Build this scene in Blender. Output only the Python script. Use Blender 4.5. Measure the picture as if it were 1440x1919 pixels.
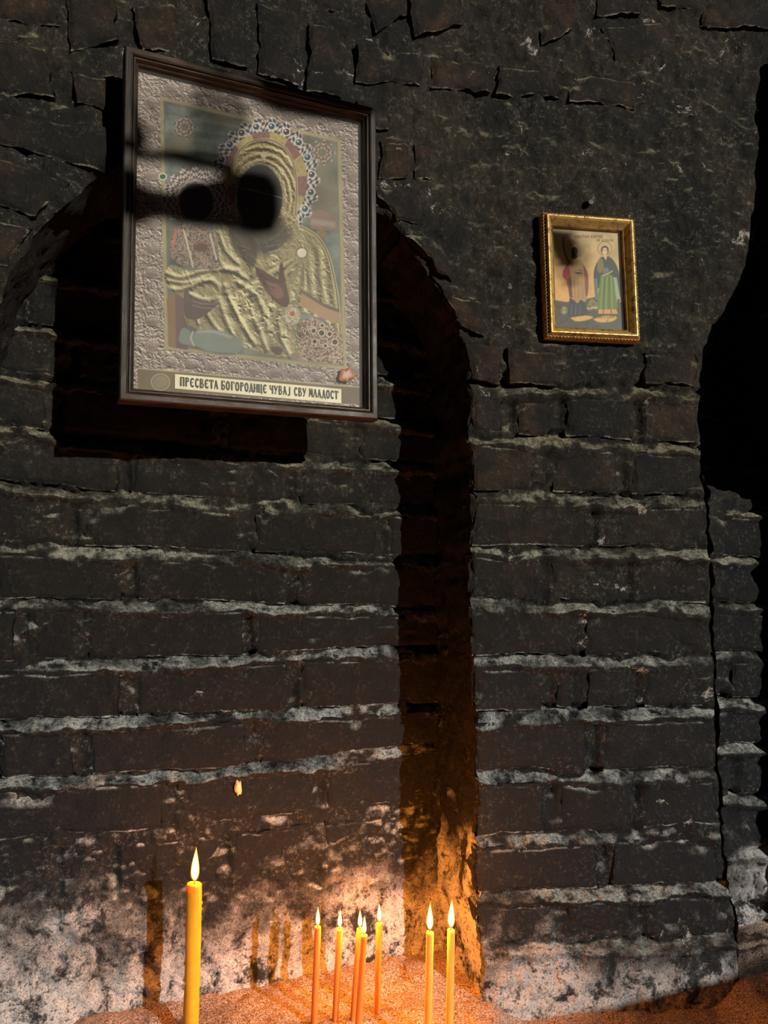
import bpy, bmesh, math, random
import numpy as np
from mathutils import Vector, Matrix

for o in list(bpy.data.objects):
    bpy.data.objects.remove(o, do_unlink=True)
random.seed(7)
scene = bpy.context.scene
COL = scene.collection

# ------------------------------------------------------------------ camera
F_PX = 1441.0
PITCH = math.radians(6.75)
CX, CY = 720.0, 959.5
CAMZ = 0.51
cam_d = bpy.data.cameras.new('camera')
cam_d.sensor_fit = 'HORIZONTAL'
cam_d.sensor_width = 36.0
cam_d.lens = 36.0 * F_PX / 1440.0
cam_d.clip_start = 0.01
cam = bpy.data.objects.new('camera', cam_d)
COL.objects.link(cam)
cam.location = (0, 0, CAMZ)
cam.rotation_euler = (math.pi / 2 + PITCH, 0, 0)
scene.camera = cam

# ------------------------------------------------------------------ world, sun, exposure
SUN_AZ = math.radians(44.7)          # to the right of straight back
SUN_EL = math.radians(13.0)
SUN_DIR = np.array([math.sin(SUN_AZ) * math.cos(SUN_EL), -math.cos(SUN_AZ) * math.cos(SUN_EL), math.sin(SUN_EL)])
world = bpy.data.worlds.new('world')
scene.world = world
world.use_nodes = True
wb = world.node_tree.nodes['Background']
wb.inputs['Color'].default_value = (0.75, 0.85, 1.0, 1)
wb.inputs['Strength'].default_value = 0.022
sun_d = bpy.data.lights.new('sun', 'SUN')
sun_d.energy = 3.9
sun_d.color = (1.0, 0.95, 0.84)
sun_d.angle = math.radians(0.55)
sun = bpy.data.objects.new('sun', sun_d)
COL.objects.link(sun)
sun.location = Vector(SUN_DIR * 3)
sun.rotation_euler = Vector(SUN_DIR).to_track_quat('Z', 'Y').to_euler()
vs = scene.view_settings
vs.view_transform = 'Standard'
vs.look = 'None'
vs.exposure = 0.0
vs.gamma = 1.0
vs.use_curve_mapping = False

# ------------------------------------------------------------------ numpy noise
def _hash(ix, iy, iz, seed):
    h = (ix.astype(np.int64) * 374761393 + iy.astype(np.int64) * 668265263 + iz.astype(np.int64) * 2147483647 + seed * 1442695041) & 0xffffffff
    h = ((h ^ (h >> 13)) * 1274126177) & 0xffffffff
    h = (h ^ (h >> 16))
    h = (h * 2246822519) & 0xffffffff
    h = h ^ (h >> 15)
    return (h & 0xffffff) / float(0xffffff)

def vnoise(p, seed=0):
    p = np.asarray(p, float)
    i = np.floor(p).astype(np.int64)
    f = p - i
    f = f * f * f * (f * (f * 6 - 15) + 10)
    out = 0
    for dx in (0, 1):
        wx = f[..., 0] if dx else 1 - f[..., 0]
        for dy in (0, 1):
            wy = f[..., 1] if dy else 1 - f[..., 1]
            for dz in (0, 1):
                wz = f[..., 2] if dz else 1 - f[..., 2]
                out = out + wx * wy * wz * _hash(i[..., 0] + dx, i[..., 1] + dy, i[..., 2] + dz, seed)
    return out * 2 - 1

def fbm(p, scale, octv=4, gain=0.5, seed=0):
    p = np.asarray(p, float) * scale
    a, s, t = 1.0, 0, 0
    for k in range(octv):
        s = s + a * vnoise(p, seed + k * 17)
        t += a
        a *= gain
        p = p * 2.03 + 11.7
    return s / t

def sstep(a, b, x):
    t = np.clip((np.asarray(x, float) - a) / (b - a), 0, 1)
    return t * t * (3 - 2 * t)

# ------------------------------------------------------------------ rays and wall surfaces
_c, _s = math.cos(PITCH), math.sin(PITCH)
def ray(px, py):
    a, b = (px - CX) / F_PX, -(py - CY) / F_PX
    return np.array([a, _c - _s * b, _s + _c * b])
def project(P):
    P = np.asarray(P, float)
    x, y, z = P[..., 0], P[..., 1], P[..., 2] - CAMZ
    d = _c * y + _s * z
    b = (-_s * y + _c * z) / d
    return CX + F_PX * x / d, CY - F_PX * b

NY = math.radians(20)                 # the left niche and the arch wall turn away to the right
X0, Y0 = 0.1235, 1.078                # front edge of the pier
SL, SR = math.tan(NY), math.tan(math.radians(9))
DEPTH = 0.13
NB0 = 1.2 - 0.079 * SL                # niche back plane: Y = NB0 + X*SL
N_L = np.array([math.sin(NY), -math.cos(NY), 0.0])
N_R = np.array([math.sin(math.radians(9)), -math.cos(math.radians(9)), 0.0])

def yf(x):
    x = np.asarray(x, float)
    k = 0.012
    d = (x - X0) / k
    sp = k * np.where(d > 30, d, np.log1p(np.exp(np.minimum(d, 30))))
    return Y0 + SL * (x - X0) + (SR - SL) * sp
def y_back(x): return NB0 + np.asarray(x, float) * SL
RB0 = Y0 - X0 * SR + 0.15 / math.cos(math.radians(9))
def y_right(x): return RB0 + np.asarray(x, float) * SR

def hit(fn, px, py):
    r = ray(px, py)
    lo, hi = 0.2, 3.0
    for _ in range(48):
        m = 0.5 * (lo + hi)
        if m * r[1] < fn(m * r[0]): lo = m
        else: hi = m
    return np.array([0, 0, CAMZ]) + r * lo
def nrm(fn, x):
    d = (fn(x + 1e-3) - fn(x - 1e-3)) / 2e-3
    v = np.array([float(d), -1.0, 0.0])
    return v / np.linalg.norm(v)

# ------------------------------------------------------------------ object helpers
def link(o, parent=None):
    COL.objects.link(o)
    if parent is not None:
        o.parent = parent
        o.matrix_parent_inverse = parent.matrix_world.inverted()
    return o
def mesh_obj(name, verts, faces, mat, parent=None, smooth=True, origin=None):
    v = np.asarray(verts, float)
    if origin is not None:
        v = v - np.asarray(origin)
    me = bpy.data.meshes.new(name)
    if isinstance(faces, np.ndarray):
        nf, k = faces.shape
        me.vertices.add(len(v)); me.vertices.foreach_set('co', v.astype(np.float32).ravel())
        me.loops.add(nf * k); me.loops.foreach_set('vertex_index', faces.astype(np.int32).ravel())
        me.polygons.add(nf); me.polygons.foreach_set('loop_start', np.arange(0, nf * k, k, dtype=np.int32))
        me.update(calc_edges=True)
    else:
        me.from_pydata(v.tolist(), [], [list(map(int, f)) for f in faces])
        me.update()
    if smooth:
        me.polygons.foreach_set('use_smooth', np.ones(len(me.polygons), bool))
    if mat is not None:
        me.materials.append(mat)
    o = bpy.data.objects.new(name, me)
    if origin is not None:
        o.location = Vector(origin)
    if parent is not None:
        COL.objects.link(o)
        o.parent = parent
        # location given in world: turn it into parent space
        pm = world_of(parent)
        o.matrix_local = pm.inverted() @ Matrix.Translation(Vector(origin) if origin is not None else Vector((0, 0, 0)))
    else:
        COL.objects.link(o)
    return o
def world_of(o):
    m = o.matrix_basis.copy()
    if o.parent is not None:
        return world_of(o.parent) @ m
    return m
def empty(name, loc=(0, 0, 0)):
    o = bpy.data.objects.new(name, None)
    o.location = loc
    o.empty_display_size = 0.05
    COL.objects.link(o)
    return o
def tag(o, label=None, cat=None, group=None, kind=None):
    if label: o['label'] = label
    if cat: o['category'] = cat
    if group: o['group'] = group
    if kind: o['kind'] = kind
    return o
def grid_faces(nu, nv, base=0, flip=False):
    i = np.arange(nu - 1)[:, None]
    j = np.arange(nv - 1)[None, :]
    a = (base + i * nv + j).ravel()
    f = np.stack([a, a + nv, a + nv + 1, a + 1], 1)
    return f[:, ::-1] if flip else f

# ------------------------------------------------------------------ material helper
class NT:
    def __init__(self, name):
        self.m = bpy.data.materials.new(name)
        self.m.use_nodes = True
        self.t = self.m.node_tree
        self.t.nodes.clear()
        self.out = self.t.nodes.new('ShaderNodeOutputMaterial')
    def n(self, typ, ins=None, **props):
        nd = self.t.nodes.new(typ)
        for k, v in props.items(): setattr(nd, k, v)
        for k, v in (ins or {}).items():
            s = nd.inputs[k]
            if isinstance(v, bpy.types.NodeSocket): self.t.links.new(v, s)
            elif isinstance(v, bpy.types.Node): self.t.links.new(v.outputs[0], s)
            else:
                if s.type == 'RGBA' and len(v) == 3: v = (*v, 1)
                s.default_value = v
        return nd
    def noise(self, vec, scale, detail=4, rough=0.5, dist=0.0):
        return self.n('ShaderNodeTexNoise', {'Vector': vec, 'Scale': scale, 'Detail': detail, 'Roughness': rough, 'Distortion': dist}).outputs['Fac']
    def ramp(self, x, a, b, lo=0.0, hi=1.0):
        return self.n('ShaderNodeMapRange', {0: x, 1: a, 2: b, 3: lo, 4: hi}, interpolation_type='SMOOTHSTEP').outputs[0]
    def math(self, op, a, b=0.0):
        return self.n('ShaderNodeMath', {0: a, 1: b}, operation=op).outputs[0]
    def mix(self, f, a, b):
        nd = self.n('ShaderNodeMix', {0: f, 6: a, 7: b}, data_type='RGBA')
        return nd.outputs[2]
    def bsdf(self, **kw):
        nd = self.n('ShaderNodeBsdfPrincipled', {k.replace('_', ' '): v for k, v in kw.items()})
        self.t.links.new(nd.outputs[0], self.out.inputs[0])
        return nd
    def pos(self):
        return self.n('ShaderNodeNewGeometry')

def masonry(name, dark, brown, line, chips=0.70, dust=1.0, sheen=0.12, coarse=1.0, lime=1.0, fleck=0.6):
    """soot over brick or mortar; ash lies on what faces up; bare lime plaster below the soot line"""
    t = NT(name)
    g = t.pos()
    P = g.outputs['Position']
    z = t.n('ShaderNodeSeparateXYZ', {0: P}).outputs[2]
    nz = t.n('ShaderNodeSeparateXYZ', {0: g.outputs['Normal']}).outputs[2]
    big = t.noise(P, 6.0, 5, 0.6)
    mid = t.noise(P, 38.0, 8, 0.68)
    fine = t.noise(P, 170.0, 6, 0.72)
    grain = t.noise(P, 560.0, 3, 0.6)
    # soot, browner where the brick shows through, mostly high up
    bf = t.math('MULTIPLY', t.ramp(big, 0.40, 0.62), t.ramp(z, 0.35, 0.95, 0.2, 1.0))
    bf = t.math('MULTIPLY', bf, t.ramp(mid, 0.3, 0.6))
    soot = t.mix(bf, dark, brown)
    soot = t.mix(t.ramp(z, 0.15, 0.6, 0.6, 0.0), soot, (0.017, 0.0185, 0.024))  # bluish skylight cast painted into the lower soot
    # fine grey fleck of ash in the soot
    fl = t.math('MULTIPLY', t.ramp(fine, 0.50, 0.62), t.ramp(mid, 0.42, 0.56))
    fl = t.math('MULTIPLY', fl, t.ramp(grain, 0.40, 0.58))
    soot = t.mix(t.math('MULTIPLY', fl, fleck), soot, (0.15, 0.14, 0.115))
    # ash and dust lying on ledges
    du = t.math('MULTIPLY', t.ramp(nz, 0.14, 0.52), t.ramp(mid, 0.36, 0.54))
    du = t.math('MULTIPLY', du, t.ramp(fine, 0.34, 0.56, 0.2, 1.0))
    du = t.math('MULTIPLY', du, t.ramp(t.noise(P, 11.0, 4, 0.6), 0.36, 0.56, 0.12, 1.0))
    du = t.math('MULTIPLY', du, t.ramp(grain, 0.34, 0.56, 0.35, 1.0))
    du = t.math('MULTIPLY', du, dust)
    dcol = t.mix(t.ramp(z, 0.3, 0.8), (0.54, 0.55, 0.53), (0.36, 0.32, 0.21))  # paler and bluer low down, highlights put into the ash colour
    c = t.mix(du, soot, dcol)
    # small chips where the lime shows
    ch = t.noise(P, 24.0, 9, 0.76, 0.8)
    cm = t.ramp(ch, chips, chips + 0.035)
    cm = t.math('MULTIPLY', cm, t.ramp(grain, 0.38, 0.55))
    c = t.mix(cm, c, (0.60, 0.54, 0.50))
    # bare plaster under the soot line, sooty in patches
    zz = t.math('ADD', z, t.math('MULTIPLY', t.math('SUBTRACT', t.noise(P, 6.0, 8, 0.68), 0.5), 0.34))
    zz = t.math('ADD', zz, t.math('MULTIPLY', t.math('SUBTRACT', fine, 0.5), 0.10))
    pl = t.ramp(zz, line - 0.06, line + 0.05, 1.0, 0.0)
    pm = t.ramp(t.noise(P, 22.0, 10, 0.78, 0.3), 0.41, 0.51)
    pm = t.math('MULTIPLY', pm, t.ramp(fine, 0.37, 0.46, 0.18, 1.0))
    pm = t.math('MULTIPLY', pm, t.ramp(grain, 0.34, 0.50, 0.35, 1.0))
    plaster = t.mix(pm, (0.040, 0.039, 0.041), (0.70 * lime, 0.66 * lime, 0.66 * lime))
    c = t.mix(pl, c, plaster)
    b1 = t.n('ShaderNodeBump', {'Strength': 0.9 * coarse, 'Distance': 0.009, 'Height': mid})
    b2 = t.n('ShaderNodeBump', {'Strength': 0.9, 'Distance': 0.0045, 'Height': fine, 'Normal': b1})
    b3 = t.n('ShaderNodeBump', {'Strength': 0.7, 'Distance': 0.0014, 'Height': grain, 'Normal': b2})
    ro = t.ramp(fine, 0.3, 0.7, 0.5, 0.85)
    t.bsdf(Base_Color=c, Roughness=ro, Specular_IOR_Level=sheen, Normal=b3)
    return t.m

M_BRICK_N = masonry('sooty_brick_niche', (0.0125, 0.0132, 0.0130), (0.026, 0.022, 0.018), 0.095, chips=0.70, fleck=0.25)
M_MORTAR_N = masonry('sooty_mortar_niche', (0.016, 0.016, 0.015), (0.040, 0.034, 0.026), 0.095, chips=0.65, fleck=0.9)
M_BRICK_P = masonry('sooty_brick_pier', (0.0165, 0.0165, 0.016), (0.050, 0.031, 0.022), 0.030, chips=0.66, fleck=0.4)
M_MORTAR_P = masonry('sooty_mortar_pier', (0.020, 0.0195, 0.018), (0.046, 0.036, 0.026), 0.030, chips=0.61, coarse=1.5, fleck=0.9)
M_BRICK_R = masonry('sooty_brick_side_niche', (0.0125, 0.013, 0.014), (0.028, 0.024, 0.02), 0.09, chips=0.70)
M_MORTAR_R = masonry('sooty_mortar_side_niche', (0.016, 0.016, 0.016), (0.035, 0.03, 0.025), 0.09, chips=0.66)
M_REVEAL = masonry('sooty_shaded_reveal', (0.010, 0.010, 0.010), (0.022, 0.018, 0.014), 0.15, chips=0.66, fleck=0.25)  # extra dark soot and raised plaster line carry the candlelight's falloff in colour

# ------------------------------------------------------------------ structure: mortar surfaces
wall_back = None
def wall_grid(fn, nvec, x0, x1, z0, z1, step, amp, seed, extra=None, flat=None):
    xs = np.arange(x0, x1 + step * .5, step)
    zs = np.arange(z0, z1 + step * .5, step)
    X, Z = np.meshgrid(xs, zs, indexing='ij')
    Y = fn(X)
    P = np.stack([X, Y, Z], -1)
    h = amp * (0.75 * fbm(P, 14, 4, 0.55, seed) + 1.0 * fbm(P, 55, 3, 0.7, seed + 5) + 0.5 * np.abs(fbm(P, 95, 2, 0.6, seed + 9)))
    if extra is not None: h = h + extra(P)
    if flat is not None: h = flat(P, h)
    P = P + h[..., None] * nvec
    return P, grid_faces(len(xs), len(zs))

def inside(poly, x, z):
    r = np.zeros(x.shape, bool)
    n = len(poly)
    for i in range(n):
        xa, za = poly[i]
        xb, zb = poly[(i + 1) % n]
        if za == zb: continue
        c = ((za > z) != (zb > z)) & (x < (xb - xa) * (z - za) / (zb - za) + xa)
        r ^= c
    return r

# bed joints of the three brick faces, traced left to right
beds_n = [
    [(0, 395), (740, 560)],
    [(0, 507), (740, 640)],
    [(0, 612), (740, 722)],
    [(0, 712), (120, 722), (740, 800)],
    [(0, 806), (120, 826), (300, 848), (550, 868), (740, 880)],
    [(0, 912), (250, 938), (450, 955), (740, 962)],
    [(0, 1033), (400, 1048), (740, 1054)],
    [(0, 1136), (350, 1138), (740, 1150)],
    [(0, 1256), (400, 1244), (750, 1224)],
    [(0, 1364), (400, 1350), (750, 1332)],
    [(0, 1474), (400, 1456), (750, 1412)],
    [(0, 1588), (300, 1566), (750, 1520)],
    [(0, 1690), (230, 1684), (420, 1672), (600, 1666), (750, 1640)],
]
beds_p = [
    [(885, 738), (1310, 742)],
    [(885, 828), (1310, 846)],
    [(885, 934), (1320, 946)],
    [(880, 1036), (1325, 1042)],
    [(880, 1138), (1330, 1144)],
    [(885, 1246), (1335, 1240)],
    [(885, 1352), (1060, 1344), (1335, 1340)],
    [(890, 1462), (1340, 1456)],
    [(890, 1584), (1100, 1572), (1345, 1560)],
    [(890, 1690), (1345, 1668)],
    [(890, 1782), (1345, 1764)],
]
beds_r = [[(1290, 780), (1440, 800)], [(1290, 872), (1440, 890)], [(1290, 955), (1440, 968)], [(1290, 1050), (1440, 1058)], [(1290, 1142), (1440, 1144)],
          [(1290, 1232), (1440, 1236)], [(1290, 1318), (1440, 1322)], [(1290, 1412), (1440, 1406)], [(1290, 1510), (1440, 1498)], [(1290, 1612), (1440, 1600)], [(1290, 1712), (1440, 1706)]]
def lerp_line(line, x):
    return float(np.interp(x, [p[0] for p in line], [p[1] for p in line]))
def ext(line, x0, x1):
    (xa, ya), (xb, yb) = line[0], line[-1]
    l = list(line)
    if xa > x0:
        s = (l[1][1] - ya) / (l[1][0] - xa); l = [(x0, ya + s * (x0 - xa))] + l
    if xb < x1:
        s = (yb - l[-2][1]) / (xb - l[-2][0]); l = l + [(x1, yb + s * (x1 - xb))]
    return l

def bed_relief(P, beds, lo, hi, half=13.0, seed=0):
    """mortar struck as a weathered slope: deep under the upper brick, out to the lip of the lower one"""
    PX, PY = project(P)
    e = np.zeros(PX.shape)
    wob = 13 * fbm(P, 15, 4, 0.65, seed) + 6 * fbm(P, 70, 2, 0.6, seed + 2)
    half = half * (1 + 0.9 * fbm(P, 12, 3, 0.65, seed + 7))
    amt = np.clip(0.72 + 1.5 * fbm(P, 9, 4, 0.6, seed + 3), 0, 1.25)
    for line in beds:
        l = ext(line, lo, hi)
        y = np.interp(PX, [p[0] for p in l], [p[1] for p in l])
        d = (PY - y + wob) / half
        e = e + amt * np.where(np.abs(d) < 1, np.where(d < .55, -0.0100 + 0.0185 * sstep(-0.95, 0.45, d), 0.0085 * sstep(1.0, 0.55, d)), 0) * ((PX > lo) & (PX < hi))
    return e

joints_n = [[130, 400, 640], [40, 300, 560], [-20, 140, 480], [98, 412, 660], [-60, 235, 545], [138, 462, 715], [-20, 245, 546], [46, 152, 466], [-70, 240, 550],
            [-10, 154, 474], [320, 598], [110, 215, 420, 590]]
joints_p = [[956, 1046, 1197], [1019, 1170], [1112], [1020, 1177], [1086], [1030, 1084, 1190], [1114], [1034, 1194], [1132], [1050, 1200]]
joints_r = [[1500], [1395, 1600], [1480], [1420, 1590], [1500], [1360, 1580], [1430, 1600], [1375, 1540], [1450], [1410, 1560]]
def rake(P, beds, joints):
    """perpends raked back unevenly between their two bed joints"""
    PX, PY = project(P)
    e = np.zeros(PX.shape)
    wob = 7 * fbm(P, 18, 3, 0.6, 131)
    dep = np.clip(0.004 + 0.009 * fbm(P, 16, 3, 0.6, 133), 0, 0.010)
    for i, js in enumerate(joints):
        a, b = ext(beds[i], -300, 1800), ext(beds[i + 1], -300, 1800)
        for j in js:
            ya, yb = lerp_line(a, j), lerp_line(b, j)
            e = np.maximum(e, dep * sstep(11, 6, np.abs(PX - j + wob)) * sstep(ya + 6, ya + 16, PY) * sstep(yb - 4, yb - 12, PY))
    return e
# left niche opening: round arch on the arch wall, u along the wall
def uxz(u, z): return (u * math.cos(NY), z)
ARC_C, ARC_R, ARC_Z = -0.18, 0.307, 0.80
open_l = [uxz(0.1285, -0.08)]
for zz, uu in ((0.1, .1295), (0.3, .1285), (0.45, .127), (0.6, .126), (0.7, .127)): open_l.append(uxz(uu, zz))
for k in range(0, 41):
    a = math.pi * k / 40
    open_l.append(uxz(ARC_C + ARC_R * math.cos(a), ARC_Z + ARC_R * math.sin(a)))
open_l += [uxz(-0.489, 0.4), uxz(-0.492, -0.08)]
# right niche opening: left edge traced, unseen right edge shaped to shade the niche
op_r_px = [(1384, 1935), (1380, 1800), (1350, 1560), (1345, 1450), (1335, 1250), (1326, 1040), (1314, 900), (1307, 760), (1316, 670), (1342, 595), (1382, 528), (1404, 470), (1412, 350), (1418, 200), (1428, 120),
           (1452, 118), (1470, 300), (1480, 560), (1500, 740), (1540, 830), (1640, 860), (1660, 1100), (1670, 1935)]
open_r = []
for p in op_r_px:
    h_ = hit(yf, *p)
    open_r.append((h_[0], h_[2]))
open_r[0] = (open_r[0][0], -0.08); open_r[-1] = (open_r[-1][0], -0.08)

def ragged(poly, amp, seed):
    out = []
    for (xa, za), (xb, zb) in zip(poly[:-1], poly[1:]):
        k = max(1, int(math.hypot(xb - xa, zb - za) / 0.006))
        for i in range(k): out.append((xa + (xb - xa) * i / k, za + (zb - za) * i / k))
    out.append(poly[-1])
    q = np.array([(x, 0.3, z) for x, z in out])
    dx = amp * (fbm(q, 24, 3, 0.65, seed) + 0.25)
    dz = amp * fbm(q, 24, 3, 0.65, seed + 40)
    return [(x + a, z + b) for (x, z), a, b in zip(out, dx, dz)]
open_l = ragged(open_l, 0.0085, 401)
open_r = ragged(open_r, 0.0085, 402)
def behind_icons(P, h):
    """the wall is worn flat where the two frames lean on it"""
    PX, PY = project(P)
    m = np.zeros(h.shape)
    for x0, x1, y0, y1 in ((238, 715, 60, 420), (1014, 1212, 400, 642)):
        m = np.maximum(m, sstep(x0 - 14, x0 + 4, PX) * sstep(x1 + 14, x1 - 4, PX) * sstep(y0 - 14, y0 + 4, PY) * sstep(y1 + 14, y1 - 4, PY))
    return h * (1 - m) + m * np.minimum(h * 0.3, 0.002)
def front_extra(P):
    X, Z = P[..., 0], P[..., 2]
    rough = sstep(0.78, 0.9, Z + 0.06 * fbm(P, 6, 2, seed=91))
    e = rough * (0.006 * fbm(P, 22, 4, 0.6, 31) + 0.004 * np.abs(fbm(P, 45, 3, 0.6, 33)) + 0.003)
    top = sstep(1.36, 1.46, Z + 0.1 * X * -0.6 + 0.03 * fbm(P, 9, 3, seed=41))
    e = e + top * (0.012 + 0.016 * fbm(P, 11, 4, 0.55, 43))
    base = sstep(0.11, 0.03, Z)
    e = e + base * (0.007 + 0.004 * fbm(P, 20, 3, 0.5, 51))
    return e + bed_relief(P, beds_p, 870, 1395, 19, 95) * (X > X0 - .01) - rake(P, beds_p, joints_p)
P, Fc = wall_grid(yf, N_R * 0.6 + N_L * 0.4, -0.95, 1.15, -0.06, 1.75, 0.0042, 0.0056, 3, front_extra, behind_icons)
pv = P.reshape(-1, 3)
cen = pv[Fc].mean(1)
keep = ~(inside(open_l, cen[:, 0], cen[:, 2]) | inside(open_r, cen[:, 0], cen[:, 2]))
Fk = Fc[keep]
def snap(poly, rag_seed):
    rm = inside(poly, cen[:, 0], cen[:, 2])
    bv = np.intersect1d(np.unique(Fc[rm]), np.unique(Fk))
    q = pv[bv][:, [0, 2]]
    best = np.full(len(bv), 1e9); near = q.copy()
    for (xa, za), (xb, zb) in zip(poly[:-1], poly[1:]):
        a, d = np.array([xa, za]), np.array([xb - xa, zb - za])
        t = np.clip(((q - a) @ d) / (d @ d + 1e-12), 0, 1)
        c = a + t[:, None] * d
        dist = np.hypot(*(q - c).T)
        m = dist < best
        best[m] = dist[m]; near[m] = c[m]
    off = pv[bv, 1] - yf(pv[bv, 0])
    pv[bv, 0], pv[bv, 2] = near[:, 0], near[:, 1]
    pv[bv, 1] = yf(pv[bv, 0]) + off * .3 + .002
snap(open_l, 1); snap(open_r, 2)
used = np.unique(Fk)
remap = -np.ones(len(pv), int); remap[used] = np.arange(len(used))
wall_front = tag(mesh_obj('wall_front', pv[used], remap[Fk], M_MORTAR_P), 'soot-black brick front wall with a pier between two niches', None, None, 'structure')

def back_extra(P):
    Z = P[..., 2]
    base = sstep(0.25, 0.14, Z + 0.05 * fbm(P, 7, 3, seed=61))
    e = base * (0.008 + 0.009 * fbm(P, 16, 4, 0.55, 63) + 0.004 * fbm(P, 50, 3, 0.55, 64))
    return e + (bed_relief(P, beds_n[:-2], -200, 840, 18, 97) if P[..., 0].min() < 0 else bed_relief(P, beds_r, 1250, 1720, 14, 99)) - rake(P, *((beds_n, joints_n) if P[..., 0].min() < 0 else (beds_r, joints_r)))
P, Fc = wall_grid(y_back, N_L, -0.72, 0.20, -0.06, 1.25, 0.0034, 0.0060, 11, back_extra)
wall_back = tag(mesh_obj('wall_back', P.reshape(-1, 3), Fc, M_MORTAR_N), 'soot-black brick back of the arched left niche', None, None, 'structure')
P, Fc = wall_grid(y_right, N_R, 0.42, 1.05, -0.06, 1.45, 0.006, 0.0065, 17, back_extra)
wall_side = tag(mesh_obj('wall_right_niche', P.reshape(-1, 3), Fc, M_MORTAR_R), 'soot-black brick back of the niche at the right edge', None, None, 'structure')

# reveals of the two openings (swept from the opening outline to the niche back)
def reveal(name, poly, inward, depth, mat, parent, seed):
    pts = [np.array(p) for p in poly]
    res = []
    for a, b in zip(pts[:-1], pts[1:]):
        k = max(1, int(np.linalg.norm(b - a) / 0.006))
        for i in range(k): res.append(a + (b - a) * i / k)
    res.append(pts[-1])
    res = np.array(res)
    tg = np.gradient(res, axis=0)
    tg /= np.linalg.norm(tg, axis=1)[:, None] + 1e-9
    nr = np.stack([tg[:, 1], -tg[:, 0]], 1)      # away from the opening for this winding
    nd = int(depth / 0.006) + 2
    ds = np.linspace(-0.002, depth, nd)
    base = np.stack([res[:, 0], yf(res[:, 0]), res[:, 1]], 1)
    G = base[:, None, :] + ds[None, :, None] * inward
    h = 0.013 * fbm(G, 20, 4, 0.6, seed) + 0.004 * fbm(G, 70, 3, 0.6, seed + 3) + 0.003
    G = G + h[..., None] * np.stack([nr[:, 0], 0 * nr[:, 0], nr[:, 1]], 1)[:, None, :]
    o = mesh_obj(name, G.reshape(-1, 3), grid_faces(len(res), nd, flip=True), mat, parent, True, origin=base.mean(0))
    return o
reveal('reveal', open_l, -N_L, DEPTH + 0.02, M_REVEAL, wall_front, 71)
reveal('reveal', open_r, -N_R, 0.17, M_MORTAR_R, wall_front, 77)

# ------------------------------------------------------------------ bricks
def brick(quad, fn, mat, parent, depth=0.03, proud=0.005, step=0.005, seed=0, rag=1.0, name='brick'):
    rnd = random.Random(seed)
    C = [hit(fn, *p) for p in quad]              # TL TR BR BL
    TL, TR, BR, BL = C
    mid = sum(C) / 4
    n = nrm(fn, float(mid[0]))
    w = 0.5 * (np.linalg.norm(TR - TL) + np.linalg.norm(BR - BL))
    h = 0.5 * (np.linalg.norm(BL - TL) + np.linalg.norm(BR - TR))
    ns, nt = max(4, int(w / step)), max(4, int(h / step))
    s = np.linspace(0, 1, ns + 1)[:, None, None]
    t = np.linspace(0, 1, nt + 1)[None, :, None]
    P = (1 - s) * (1 - t) * TL + s * (1 - t) * TR + s * t * BR + (1 - s) * t * BL
    S, T = np.meshgrid(np.linspace(0, 1, ns + 1), np.linspace(0, 1, nt + 1), indexing='ij')
    d = np.minimum(np.minimum(S, 1 - S) * w, np.minimum(T, 1 - T) * h)
    # ragged outline: pull the border in
    r = 0.0065
    rag_n = fbm(P, 38, 3, 0.6, seed + 2)
    pull = rag * (0.0035 + 0.0055 * rag_n)
    fac = sstep(0.016, 0.0, d)[..., None]
    P = P + fac * pull[..., None] * (mid - P) / (np.linalg.norm(mid - P, axis=-1, keepdims=True) + 1e-6)
    dd = np.clip(d + 0.004 * fbm(P, 55, 2, 0.5, seed + 4), 0, r)
    drop = r * (1 - np.sqrt(np.clip(1 - (1 - dd / r) ** 2, 0, 1))) * 0.8
    tilt = (S - .5) * rnd.uniform(-.004, .004) + (T - .5) * rnd.uniform(-.003, .003)
    hh = proud + tilt - drop + 0.0022 * fbm(P, 18, 3, 0.5, seed + 6) + 0.0016 * fbm(P, 75, 3, 0.6, seed + 8)
    chip = fbm(P, 30, 2, 0.5, seed + 10)
    hh = hh - rag * 0.016 * np.clip(chip - 0.28, 0, 1) * sstep(0.03, 0.004, d)
    V = P + hh[..., None] * n
    verts = [V.reshape(-1, 3)]
    faces = [grid_faces(ns + 1, nt + 1, flip=True)]
    # skirt
    idx = [(i, 0) for i in range(ns + 1)] + [(ns, j) for j in range(1, nt + 1)] + [(i, nt) for i in range(ns - 1, -1, -1)] + [(0, j) for j in range(nt - 1, 0, -1)]
    ring0 = np.array([i * (nt + 1) + j for i, j in idx])
    rp = V.reshape(-1, 3)[ring0]
    out = rp - mid
    out -= (out @ n)[:, None] * n
    out /= np.linalg.norm(out, axis=1)[:, None] + 1e-9
    prev, base = ring0, len(verts[0])
    m = len(ring0)
    nrings = max(2, int(depth / 0.008))
    for k in range(1, nrings + 1):
        q = rp - n * depth * k / nrings
        if k < nrings: q = q + out * (0.003 * fbm(q, 45, 3, 0.6, seed + 12) + 0.001)[:, None]
        verts.append(q)
        cur = base + np.arange(m)
        nxt = np.roll(np.arange(m), -1)
        faces.append(np.stack([prev, prev[nxt], cur[nxt], cur], 1)[:, ::-1])
        prev = cur
        base += m
    return mesh_obj(name, np.concatenate(verts), np.concatenate(faces), mat, parent, True, origin=mid)

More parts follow.
